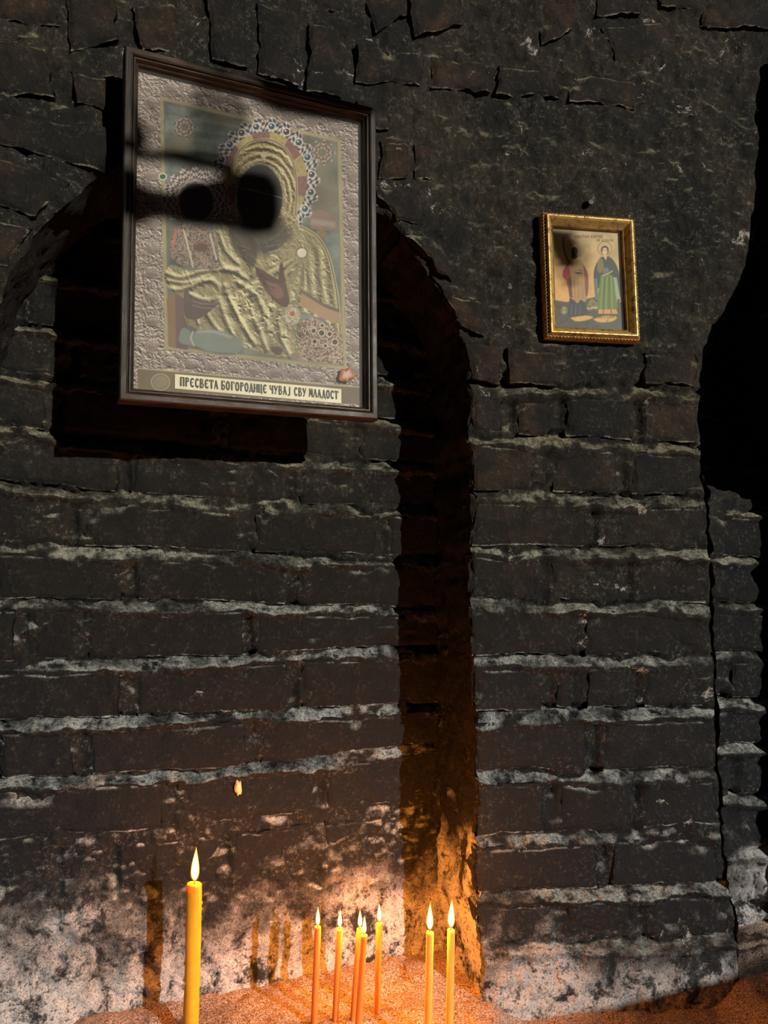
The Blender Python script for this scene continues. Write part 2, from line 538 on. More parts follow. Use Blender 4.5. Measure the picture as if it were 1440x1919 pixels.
def courses(beds, joints, xl, xr, gy, gx, fn, mat, parent, seed, deep_l=None, edge_l=None, edge_r=None, proud=0.004, deep_r=None):
    for i in range(len(beds) - 1):
        a, b = ext(beds[i], xl - 50, xr + 50), ext(beds[i + 1], xl - 50, xr + 50)
        L = xl if edge_l is None else edge_l[i]
        R = xr if edge_r is None else edge_r[i]
        xs = [L] + list(joints[i]) + [R]
        for k in range(len(xs) - 1):
            rnd = random.Random(seed * 1000 + i * 31 + k)
            jl = xs[k] + (gx if k else 0) + rnd.uniform(-2, 2) * (k > 0)
            jr = xs[k + 1] - (gx if k < len(xs) - 2 else 0) + rnd.uniform(-2, 2) * (k < len(xs) - 2)
            q = [(jl, lerp_line(a, jl) + gy * .25 + rnd.uniform(-2, 2)), (jr, lerp_line(a, jr) + gy * .25 + rnd.uniform(-2, 2)),
                 (jr, lerp_line(b, jr) - gy * 1.7 + rnd.uniform(-3, 2)), (jl, lerp_line(b, jl) - gy * 1.7 + rnd.uniform(-3, 2))]
            dp = 0.03
            if k == 0 and deep_l: dp = deep_l
            if k == len(xs) - 2 and deep_r: dp = deep_r
            brick(q, fn, mat, parent, depth=dp, proud=proud + rnd.uniform(-.0025, .0025), seed=seed * 500 + i * 20 + k)

# niche courses (bed joints traced left to right)
courses(beds_n, joints_n, -150, 826, 7, 11, y_back, M_BRICK_N, wall_back, 3)

# pier courses
el = [882, 884, 882, 880, 880, 886, 888, 890, 890, 892]
er = [1306, 1314, 1322, 1326, 1331, 1335, 1344, 1344, 1350, 1362]
courses(beds_p, joints_p, 884, 1330, 8, 12, yf, M_BRICK_P, wall_front, 7, deep_l=0.125, deep_r=0.125, edge_l=el, edge_r=er)

# right niche courses
courses(beds_r, joints_r, 1280, 1700, 7, 10, y_right, M_BRICK_R, wall_side, 9)

# arch ring and the bricks around it, each traced by its four corners
ring = [
    [(-70, 58), (95, 100), (108, 194), (-70, 184)],
    [(134, 140), (224, 150), (224, 224), (140, 206)],
    [(-70, 200), (213, 250), (206, 336), (-70, 258)],
    [(-70, 268), (138, 350), (74, 420), (-70, 372)],
    [(-70, 386), (69, 430), (16, 505), (-70, 500)],
    [(-80, 514), (8, 516), (-34, 592), (-90, 592)],
    [(244, 20), (330, 10), (345, 100), (262, 110)],
    [(236, 122), (330, 140), (345, 300), (250, 322)],
    [(376, -50), (462, -20), (464, 138), (396, 120)],
    [(480, 6), (560, 36), (558, 172), (479, 146)],
    [(574, 44), (650, 62), (640, 196), (570, 182)],
    [(662, 88), (788, 106), (790, 172), (660, 160)],
    [(802, 112), (912, 120), (918, 184), (802, 174)],
    [(926, 128), (1048, 138), (1050, 194), (922, 186)],
    [(1062, 142), (1190, 156), (1190, 212), (1060, 200)],
    [(664, 190), (730, 196), (728, 254), (700, 252)],
    [(708, 264), (764, 270), (762, 344), (704, 342)],
    [(772, 272), (806, 278), (804, 346), (771, 345)],
    [(690, 352), (804, 354), (792, 424), (738, 424)],
    [(752, 438), (824, 446), (856, 538), (813, 512)],
    [(822, 550), (900, 562), (905, 636), (858, 618)],
    [(864, 640), (938, 650), (934, 726), (879, 718)],
    [(946, 650), (1040, 660), (1040, 728), (946, 726)],
    [(1200, 660), (1304, 664), (1302, 728), (1200, 726)],
]
for i, q in enumerate(ring):
    brick(q, yf, M_BRICK_P, wall_front, depth=0.10 if i in (2, 3, 4, 5, 18, 19, 20, 21) else 0.04, proud=0.0125, seed=900 + i * 9, rag=1.2)

# rough stones in the upper courses
stones = [[(560, -60), (640, -70), (652, 34), (590, 26)], [(662, -40), (742, -60), (760, 40), (700, 74), (664, 60)][:4], [(752, -50), (850, -40), (862, 60), (770, 86)],
          [(870, -30), (960, -46), (985, 50), (880, 84)], [(1000, -50), (1075, -30), (1090, 60), (1010, 96)], [(1100, -60), (1200, -40), (1196, 40), (1110, 46)],
          [(1120, 58), (1250, 40), (1286, 110), (1150, 124)], [(1215, -50), (1330, -40), (1330, 30), (1225, 28)], [(1340, -30), (1450, -40), (1450, 70), (1300, 60)],
          [(-80, -60), (90, -50), (120, 60), (-70, 40)], [(110, -50), (220, -40), (226, 90), (130, 110)]]
for i, q in enumerate(stones):
    brick(q, yf, M_BRICK_P, wall_front, depth=0.05, proud=0.009 + 0.004 * (i % 3), seed=1300 + i * 13, rag=1.3, name='stone')

# ------------------------------------------------------------------ floor and sand
def mat_sand():
    t = NT('ash_and_sand')
    P = t.pos().outputs['Position']
    a = t.noise(P, 520, 3, 0.7)
    b = t.noise(P, 210, 4, 0.65)
    c0 = t.noise(P, 12, 4, 0.6)
    c = t.mix(t.ramp(a, 0.40, 0.60), (0.16, 0.10, 0.07), (0.74, 0.56, 0.47))
    c = t.mix(t.ramp(b, 0.58, 0.66), c, (0.10, 0.07, 0.05))
    c = t.mix(t.ramp(c0, 0.45, 0.7, 0, 0.45), c, (0.30, 0.20, 0.15))
    b1 = t.n('ShaderNodeBump', {'Strength': 0.9, 'Distance': 0.003, 'Height': b})
    b2 = t.n('ShaderNodeBump', {'Strength': 0.9, 'Distance': 0.0016, 'Height': a, 'Normal': b1})
    t.bsdf(Base_Color=c, Roughness=0.95, Specular_IOR_Level=0.1, Normal=b2)
    return t.m
def sand_h(x, y):
    P = np.stack([np.asarray(x, float), np.asarray(y, float), 0 * np.asarray(x, float)], -1)
    h = 0.008 * fbm(P, 7, 3, 0.5, 201) + 0.005 * fbm(P, 22, 3, 0.5, 203) + 0.0025 * fbm(P, 70, 3, 0.6, 205)
    h = h + 0.014 * np.exp(-(((np.asarray(x) - 0.03) / 0.12) ** 2 + ((np.asarray(y) - 1.17) / 0.09) ** 2))
    # trough before the pier
    h = h - 0.030 * sstep(0.13, 0.19, x) * sstep(0.50, 0.44, x) * sstep(0.93, 1.02, y)
    h = h + 0.012 * sstep(0.50, 0.60, x) * sstep(1.0, 1.2, y)
    # lower towards the viewer at the left
    h = h - 0.012 * sstep(-0.1, -0.3, x) * sstep(1.05, 0.95, y)
    return h - 0.004
xs = np.arange(-0.75, 1.0, 0.005); ys = np.arange(0.55, 1.36, 0.005)
X, Y = np.meshgrid(xs, ys, indexing='ij')
Z = sand_h(X, Y)
Z = Z + 0.0012 * fbm(np.stack([X, Y, Z], -1), 160, 2, 0.6, 207)
sand = tag(mesh_obj('sand', np.stack([X, Y, Z], -1).reshape(-1, 3), grid_faces(len(xs), len(ys)), mat_sand()),
           'coarse orange-lit sand bed that the candles stand in', 'sand', None, 'stuff')
def mat_plain(name, col, rough=0.8, **kw):
    t = NT(name)
    P = t.pos().outputs['Position']
    a = t.noise(P, 40, 5, 0.6)
    c = t.mix(t.ramp(a, 0.3, 0.7), [x * 0.75 for x in col], [min(1, x * 1.2) for x in col])
    b = t.n('ShaderNodeBump', {'Strength': 0.3, 'Distance': 0.002, 'Height': a})
    t.bsdf(Base_Color=c, Roughness=rough, Normal=b, **kw)
    return t.m
M_STONE = mat_plain('dark_floor_stone', (0.05, 0.045, 0.04))
def box(x0, x1, y0, y1, z0, z1):
    v = [(x, y, z) for x in (x0, x1) for y in (y0, y1) for z in (z0, z1)]
    f = [(0, 1, 3, 2), (4, 6, 7, 5), (0, 4, 5, 1), (2, 3, 7, 6), (0, 2, 6, 4), (1, 5, 7, 3)]
    return v, f
v, f_ = box(-1.2, 2.2, -1.2, 1.5, -0.14, -0.075)
tag(mesh_obj('floor', v, f_, M_STONE, None, False), 'dark stone ledge under the sand bed', None, None, 'structure')

# ------------------------------------------------------------------ unseen window wall added to bound the sun, with shadow-shaped plates
EP = np.array([math.cos(SUN_AZ), math.sin(SUN_AZ), 0.0])          # along the window wall
EA = np.array([math.sin(SUN_AZ), -math.cos(SUN_AZ), 0.0])         # towards the sun
WA = 0.92
def to_win(P):
    P = np.asarray(P, float)
    k = (WA - P @ EA) / (SUN_DIR @ EA)
    Q = P + k * SUN_DIR
    return np.array([Q @ EP, Q[2]])
def win_pt(e, z, a=WA): return EP * e + EA * a + np.array([0, 0, z])
def win_prism(name, poly, a0, a1, mat, parent):
    n = len(poly)
    v = [win_pt(e, z, a0) for e, z in poly] + [win_pt(e, z, a1) for e, z in poly]
    f = [list(range(n)), list(range(2 * n - 1, n - 1, -1))] + [[i, i + n, (i + 1) % n + n, (i + 1) % n] for i in range(n)]
    c = np.mean(v, 0)
    return mesh_obj(name, v, f, mat, parent, False, origin=c)
sill = to_win(hit(yf, 1130, 1884))[1]  # sill height chosen so its shadow ends the sun patch
E0, E1, ZT = 0.02, 1.62, 2.2
v = []; f_ = []
def wbox(e0, e1, z0, z1, a0, a1):
    b = len(v)
    for e in (e0, e1):
        for a in (a0, a1):
            for z in (z0, z1): v.append(win_pt(e, z, a))
    f_.extend([[b + i for i in q] for q in ((0, 1, 3, 2), (4, 6, 7, 5), (0, 4, 5, 1), (2, 3, 7, 6), (0, 2, 6, 4), (1, 5, 7, 3))])
wbox(-0.5, E0, 0.0, 2.6, WA, WA + 0.2); wbox(E1, 2.4, 0.0, 2.6, WA, WA + 0.2)
wbox(E0, E1, 0.0, sill, WA, WA + 0.2); wbox(E0, E1, ZT, 2.6, WA, WA + 0.2)
wall_r = tag(mesh_obj('wall_right', np.array(v), f_, M_STONE, None, False), 'unseen dark wall whose window opening bounds the sun patch', None, None, 'structure')
M_IRON = mat_plain('black_wrought_iron', (0.02, 0.02, 0.02), 0.5)
M_WOOD_D = mat_plain('dark_window_wood', (0.06, 0.04, 0.03), 0.6)
win = tag(empty('window_1', Vector(win_pt((E0 + E1) / 2, sill, WA + 0.1))), 'window outside the picture with added shadow-casting plates', None, None, 'structure')
bpy.context.view_layer.update()
for nm, e0, e1, z0, z1 in (('window_frame', E0, E0 + .03, sill, ZT), ('window_frame', E1 - .03, E1, sill, ZT), ('window_sill', E0, E1, sill - .02, sill)):
    win_prism(nm, [(e0, z0), (e1, z0), (e1, z1), (e0, z1)], WA + .02, WA + .10, M_WOOD_D, win)

# big icon rectangle in space (needed for the shadow plates too)
def rect_pose(px, tl_depth):
    r = [ray(*p) for p in px]
    A = np.array([r[0], -r[1], r[2], -r[3]]).T
    t = np.linalg.svd(A)[2][-1]
    t = t / t[0]
    Q = np.array([t[i] * r[i] for i in range(4)])
    Q *= tl_depth / Q[0, 1]
    return Q + np.array([0, 0, CAMZ])
IC = rect_pose([(228, 80), (702, 200), (715, 787), (228, 750)], 0.852)
ic_w = 0.5 * (np.linalg.norm(IC[1] - IC[0]) + np.linalg.norm(IC[2] - IC[3]))
ic_h = 0.5 * (np.linalg.norm(IC[3] - IC[0]) + np.linalg.norm(IC[2] - IC[1]))
ic_c = IC.mean(0)
ic_u = (IC[1] - IC[0]) + (IC[2] - IC[3]); ic_u /= np.linalg.norm(ic_u)
ic_v = (IC[0] - IC[3]) + (IC[1] - IC[2]); ic_v -= (ic_v @ ic_u) * ic_u; ic_v /= np.linalg.norm(ic_v)
ic_n = np.cross(ic_u, ic_v)
if ic_n[1] > 0: ic_n = -ic_n
def on_plane(c, n, px, py):
    o = np.array([0, 0, CAMZ]); r = ray(px, py)
    return o + r * ((c - o) @ n) / (r @ n)
def shadow_cutout(px_poly, c, n, a0=0.03, th=0.012):  # unseen plate, invented and outlined after the shadow it casts
    pl = [to_win(on_plane(c, n, *p)) for p in px_poly]
    # slide back to where the plate really stands (a little behind the wall face)
    sh = (a0 / (SUN_DIR @ EA)) * SUN_DIR[2]
    pl = [(e, z + sh) for e, z in pl]
    win_prism('shadow_plate', pl, WA + a0, WA + a0 + th, M_IRON, win)
PRINT_C = ic_c - ic_n * 0.012
for poly in (
    [(214, 266), (262, 274), (330, 276), (420, 288), (450, 300), (450, 330), (400, 312), (330, 296), (262, 292), (214, 288)],
    [(214, 322), (262, 330), (285, 346), (330, 352), (350, 338), (400, 330), (440, 318), (470, 312), (510, 320), (528, 345), (530, 395), (520, 428), (478, 434), (440, 424), (405, 420), (385, 418), (340, 412), (312, 402), (290, 404), (262, 416), (214, 414)],
    [(420, 150), (452, 156), (476, 170), (486, 184), (524, 203), (600, 216), (690, 226), (704, 196), (560, 150), (420, 120), (330, 100), (330, 126)],
    [(244, 196), (262, 204), (280, 236), (284, 262), (262, 282), (244, 276)],
):
    shadow_cutout(poly, PRINT_C, ic_n)
def dimming_slats(px_poly, c, n, pitch=0.013, fill=0.5, a0=0.03):  # unseen strips added to half-dim the sun on an icon
    pl = [to_win(on_plane(c, n, *p)) for p in px_poly]
    sh = (a0 / (SUN_DIR @ EA)) * SUN_DIR[2]
    pl = [(e, z + sh) for e, z in pl]
    z = min(p[1] for p in pl) + pitch * .5
    while z < max(p[1] for p in pl):
        xs_ = []
        for (ea, za), (eb, zb) in zip(pl, pl[1:] + pl[:1]):
            if (za > z) != (zb > z): xs_.append(ea + (eb - ea) * (z - za) / (zb - za))
        if len(xs_) >= 2:
            e0, e1, hgt = min(xs_), max(xs_), pitch * fill / 2
            win_prism('shadow_slat', [(e0, z - hgt), (e1, z - hgt), (e1, z + hgt), (e0, z + hgt)], WA + a0, WA + a0 + .004, M_IRON, win)
        z += pitch
dimming_slats([(366, 150), (400, 142), (452, 166), (474, 190), (470, 235), (450, 262), (446, 302), (366, 300), (362, 250)], PRINT_C, ic_n, fill=.62)
dimming_slats([(270, 170), (366, 180), (364, 280), (290, 276)], PRINT_C, ic_n, fill=.22)
dimming_slats([(452, 262), (510, 262), (530, 300), (520, 310), (450, 304)], PRINT_C, ic_n, fill=.35)
SM_C = hit(yf, 1112, 515) + N_R * 0.018
SM_N = nrm(yf, float(SM_C[0]))
shadow_cutout([(1036, 418), (1080, 424), (1092, 440), (1100, 462), (1092, 486), (1078, 496), (1058, 484), (1044, 460)], SM_C, SM_N)
dimming_slats([(1040, 425), (1096, 425), (1122, 470), (1112, 515), (1070, 530), (1044, 500)], SM_C, SM_N, fill=.4)
# unseen bar added along with the shadow plates
for e in (0.30, 1.28):
    win_prism('added_bar', [(e, sill), (e + .012, sill), (e + .012, ZT), (e, ZT)], WA + .05, WA + .062, M_IRON, win) if e > 1.2 else None

# ------------------------------------------------------------------ painting helpers
class Canvas:
    def __init__(self, PX, PY, base):
        self.X, self.Y = PX, PY
        self.C = np.zeros(PX.shape + (3,)) + lin(base)
        self.P3 = np.stack([PX, PY, 0 * PX], -1)
    def nz(self, scale, octv=3, gain=.55, seed=0): return fbm(self.P3, scale, octv, gain, seed)
    def put(self, a, col):
        a = np.clip(a, 0, 1)[..., None]
        c = lin(col) if not isinstance(col, np.ndarray) else col
        self.C = self.C * (1 - a) + c * a
    def seg(self, pts, closed=False):
        d = np.full(self.X.shape, 1e9)
        n = len(pts)
        for i in range(n if closed else n - 1):
            (xa, ya), (xb, yb) = pts[i], pts[(i + 1) % n]
            vx, vy = xb - xa, yb - ya
            L = vx * vx + vy * vy + 1e-9
            t = np.clip(((self.X - xa) * vx + (self.Y - ya) * vy) / L, 0, 1)
            d = np.minimum(d, np.hypot(self.X - xa - t * vx, self.Y - ya - t * vy))
        return d
    def poly(self, pts, soft=1.2):
        ins = inside(pts, self.X, self.Y)
        d = self.seg(pts, True)
        sd = np.where(ins, -d, d)
        return np.clip(0.5 - sd / soft, 0, 1)
    def line(self, pts, w, soft=1.0): return np.clip((w * .5 - self.seg(pts)) / soft + .5, 0, 1)
    def ell(self, cx, cy, rx, ry, soft=1.2):
        k = np.hypot((self.X - cx) / rx, (self.Y - cy) / ry)
        return np.clip((1 - k) * min(rx, ry) / soft + .5, 0, 1)
    def ringm(self, cx, cy, rx, ry, w, soft=1.0):
        k = np.abs(np.hypot((self.X - cx) / rx, (self.Y - cy) / ry) - 1) * min(rx, ry)
        return np.clip((w * .5 - k) / soft + .5, 0, 1)
def lin(c):
    c = np.array(c, float) / 255.0
    return np.where(c <= 0.04045, c / 12.92, ((c + 0.055) / 1.055) ** 2.4)
def curve(pts, n=8):
    """Catmull-Rom through points"""
    out = []
    p = [pts[0]] + list(pts) + [pts[-1]]
    for i in range(1, len(p) - 2):
        for k in range(n):
            t = k / n
            q = []
            for d in (0, 1):
                a, b, c, e = p[i - 1][d], p[i][d], p[i + 1][d], p[i + 2][d]
                q.append(.5 * (2 * b + (c - a) * t + (2 * a - 5 * b + 4 * c - e) * t * t + (3 * b - a - 3 * c + e) * t ** 3))
            out.append(tuple(q))
    out.append(tuple(pts[-1]))
    return out
def print_mesh(name, c, u, v, n, w, h, nu, nv, painter, parent, mat):
    S, T = np.meshgrid(np.linspace(-.5, .5, nu), np.linspace(-.5, .5, nv), indexing='ij')
    P = c + S[..., None] * w * u + T[..., None] * h * v
    PX, PY = project(P)
    C = painter(PX, PY)
    ob = mesh_obj(name, P.reshape(-1, 3), grid_faces(nu, nv, flip=False), mat, parent, False, origin=c)
    me = ob.data
    if me.polygons[0].normal.dot(Vector(n)) < 0: me.flip_normals()
    at = me.color_attributes.new('paint', 'FLOAT_COLOR', 'POINT')
    buf = np.ones((nu * nv, 4), np.float32)
    buf[:, :3] = np.clip(C.reshape(-1, 3), 0, 1)
    at.data.foreach_set('color', buf.ravel())
    return ob
def mat_print(name, rough=0.6, gain=1.0):
    t = NT(name)
    a = t.n('ShaderNodeVertexColor', layer_name='paint')
    c = t.n('ShaderNodeMix', {0: 1.0, 6: a.outputs[0], 7: (gain, gain, gain)}, data_type='RGBA', blend_type='MULTIPLY').outputs[2]
    t.bsdf(Base_Color=c, Roughness=rough, Specular_IOR_Level=0.3)
    return t.m
def mat_glass(name, haze, tint=(0.62, 0.60, 0.55)):
    """thin dusty pane: clear, with a film of dust and a sharp reflection"""
    t = NT(name)
    P = t.pos().outputs['Position']
    d = t.ramp(t.noise(P, 14, 5, 0.6), 0.25, 0.75, haze * 0.6, haze * 1.4)
    tr = t.n('ShaderNodeBsdfTransparent', {0: (0.97, 0.97, 0.96, 1)})
    df = t.n('ShaderNodeBsdfDiffuse', {0: (*tint, 1)})
    gl = t.n('ShaderNodeBsdfGlossy', {0: (1, 1, 1, 1), 'Roughness': 0.38})
    fr = t.n('ShaderNodeValue'); fr.outputs[0].default_value = 0.0018
    m1 = t.n('ShaderNodeMixShader', {0: d, 1: tr.outputs[0], 2: df.outputs[0]})
    m2 = t.n('ShaderNodeMixShader', {0: fr.outputs[0], 1: m1.outputs[0], 2: gl.outputs[0]})
    t.t.links.new(m2.outputs[0], t.out.inputs[0])
    return t.m
def mat_wood(name, axis, dark, light, rough=0.35):
    t = NT(name)
    P = t.pos().outputs['Position']
    mp = t.n('ShaderNodeMapping', {0: P})
    sc = [420, 420, 420]
    if axis == 'z': sc = [420, 420, 22]
    else: sc = [22, 60, 420]
    mp.inputs['Scale'].default_value = sc
    g = t.noise(mp.outputs[0], 1.0, 5, 0.65, 0.4)
    w = t.noise(P, 16, 4, 0.6)
    c = t.mix(t.ramp(g, 0.35, 0.65), dark, light)
    c = t.mix(t.ramp(w, 0.5, 0.75, 0, 0.35), c, (0.07, 0.062, 0.048))
    b = t.n('ShaderNodeBump', {'Strength': 0.5, 'Distance': 0.0006, 'Height': g})
    t.bsdf(Base_Color=c, Roughness=t.ramp(w, 0.3, 0.7, rough, rough + 0.2), Specular_IOR_Level=0.2, Normal=b)
    return t.m

# ------------------------------------------------------------------ picture frames
def rails(root, c, u, v, n, w, h, prof, mats, name='frame_rail'):
    """four mitred rails; prof = (inset from outer edge, height above the back plane)"""
    hw, hh = w / 2, h / 2
    cor = [(-1, 1), (1, 1), (1, -1), (-1, -1)]
    out = []
    for k in range(4):
        a, b = cor[k], cor[(k + 1) % 4]
        N = 24
        verts = []
        for i in range(N + 1):
            s = i / N
            for ins, hg in prof:
                A = np.array([a[0] * (hw - ins), a[1] * (hh - ins)])
                B = np.array([b[0] * (hw - ins), b[1] * (hh - ins)])
                q = A + (B - A) * s
                verts.append(c + q[0] * u + q[1] * v + hg * n)
        verts = np.array(verts)
        m = len(prof)
        fs = [[i * m + j, (i + 1) * m + j, (i + 1) * m + j + 1, i * m + j + 1] for i in range(N) for j in range(m - 1)]
        fs += [[i * m + m - 1, (i + 1) * m + m - 1, (i + 1) * m, i * m] for i in range(N)]
        fs += [list(range(m)), [N * m + j for j in range(m - 1, -1, -1)]]
        o = mesh_obj(name, verts, fs, mats[k], root, False, origin=verts.mean(0))
        bm = bmesh.new(); bm.from_mesh(o.data)
        bmesh.ops.recalc_face_normals(bm, faces=bm.faces)
        bm.to_mesh(o.data); bm.free()
        out.append(o)
    return out
def slab(name, c, u, v, n, w, h, th, mat, parent):
    vs_ = []
    for k in (0, 1):
        for sx, sy in ((-1, -1), (1, -1), (1, 1), (-1, 1)):
            vs_.append(c + sx * w / 2 * u + sy * h / 2 * v - k * th * n)
    fs = [(0, 1, 2, 3), (7, 6, 5, 4), (0, 4, 5, 1), (1, 5, 6, 2), (2, 6, 7, 3), (3, 7, 4, 0)]
    o = mesh_obj(name, vs_, fs, mat, parent, False, origin=c)
    bm = bmesh.new(); bm.from_mesh(o.data)
    bmesh.ops.recalc_face_normals(bm, faces=bm.faces)
    bm.to_mesh(o.data); bm.free()
    return o

GLYPH = {
    'П': [([(.15, 0), (.15, 1)], 1), ([(.85, 0), (.85, 1)], 1), ([(0, 1), (1, 1)], .5)],
    'Р': [([(.25, 0), (.25, 1)], 1), ([(.25, 1), (.7, .98), (.88, .8), (.7, .6), (.25, .56)], .7)],
    'Е': [([(.88, .84), (.6, 1), (.3, .88), (.16, .5), (.3, .12), (.6, 0), (.88, .16)], .9), ([(.2, .52), (.72, .52)], .5)],
    'С': [([(.88, .80), (.6, 1), (.3, .88), (.16, .5), (.3, .12), (.6, 0), (.88, .2)], .9)],
    'В': [([(.2, 0), (.2, 1)], 1), ([(.1, 1), (.65, .97), (.78, .76), (.55, .55), (.2, .53)], .6), ([(.55, .55), (.88, .36), (.78, .08), (.5, 0), (.1, 0)], .7)],
    'Т': [([(.5, 0), (.5, 1)], 1), ([(.02, 1), (.98, 1)], .5), ([(.02, 1), (.02, .78)], .5), ([(.98, 1), (.98, .78)], .5)],
    'А': [([(.12, 0), (.42, 1)], .6), ([(.42, 1), (.85, 0)], 1), ([(.2, .34), (.7, .34)], .5)],
    'Б': [([(.2, 0), (.2, 1)], 1), ([(.1, 1), (.85, 1), (.85, .84)], .5), ([(.2, .56), (.7, .52), (.88, .28), (.7, .03), (.1, 0)], .75)],
    'О': [([(.5, 1), (.22, .85), (.12, .5), (.22, .15), (.5, 0), (.78, .15), (.88, .5), (.78, .85), (.5, 1)], .9)],
    'Г': [([(.3, 0), (.3, 1)], 1), ([(.15, 1), (.92, 1), (.92, .78)], .5)],
    'Д': [([(.2, .1), (.5, 1)], .6), ([(.5, 1), (.82, .1)], 1), ([(0, .08), (1, .08)], .5), ([(.03, .1), (.03, -.1)], .6), ([(.97, .1), (.97, -.1)], .6)],
    'И': [([(.15, 0), (.15, 1)], 1), ([(.85, 0), (.85, 1)], 1), ([(.15, .42), (.85, .58)], .5)],
    'Ц': [([(.15, 0), (.15, 1)], 1), ([(.78, 1), (.78, 0)], 1), ([(.1, .02), (.96, .02), (.96, -.16)], .5)],
    'Ч': [([(.15, 1), (.15, .66), (.4, .48), (.8, .52)], .8), ([(.8, 0), (.8, 1)], 1)],
    'У': [([(.1, 1), (.5, .42)], 1), ([(.92, 1), (.3, 0), (.12, .05)], .6)],
    'Ј': [([(.6, 1), (.6, .12), (.4, -.06), (.12, .02)], .9)],
    'М': [([(.08, 0), (.18, 1)], .6), ([(.18, 1), (.5, .25)], 1), ([(.5, .25), (.82, 1)], .6), ([(.82, 1), (.92, 0)], 1)],
    'Л': [([(.08, 0), (.5, 1)], .6), ([(.5, 1), (.92, 0)], 1)],
    'К': [([(.2, 0), (.2, 1)], 1), ([(.2, .5), (.85, 1)], .6), ([(.3, .55), (.9, 0)], 1)],
}
def text_width(txt, cw, gap, space):
    return sum((cw + gap) if ch != ' ' else space for ch in txt) - gap

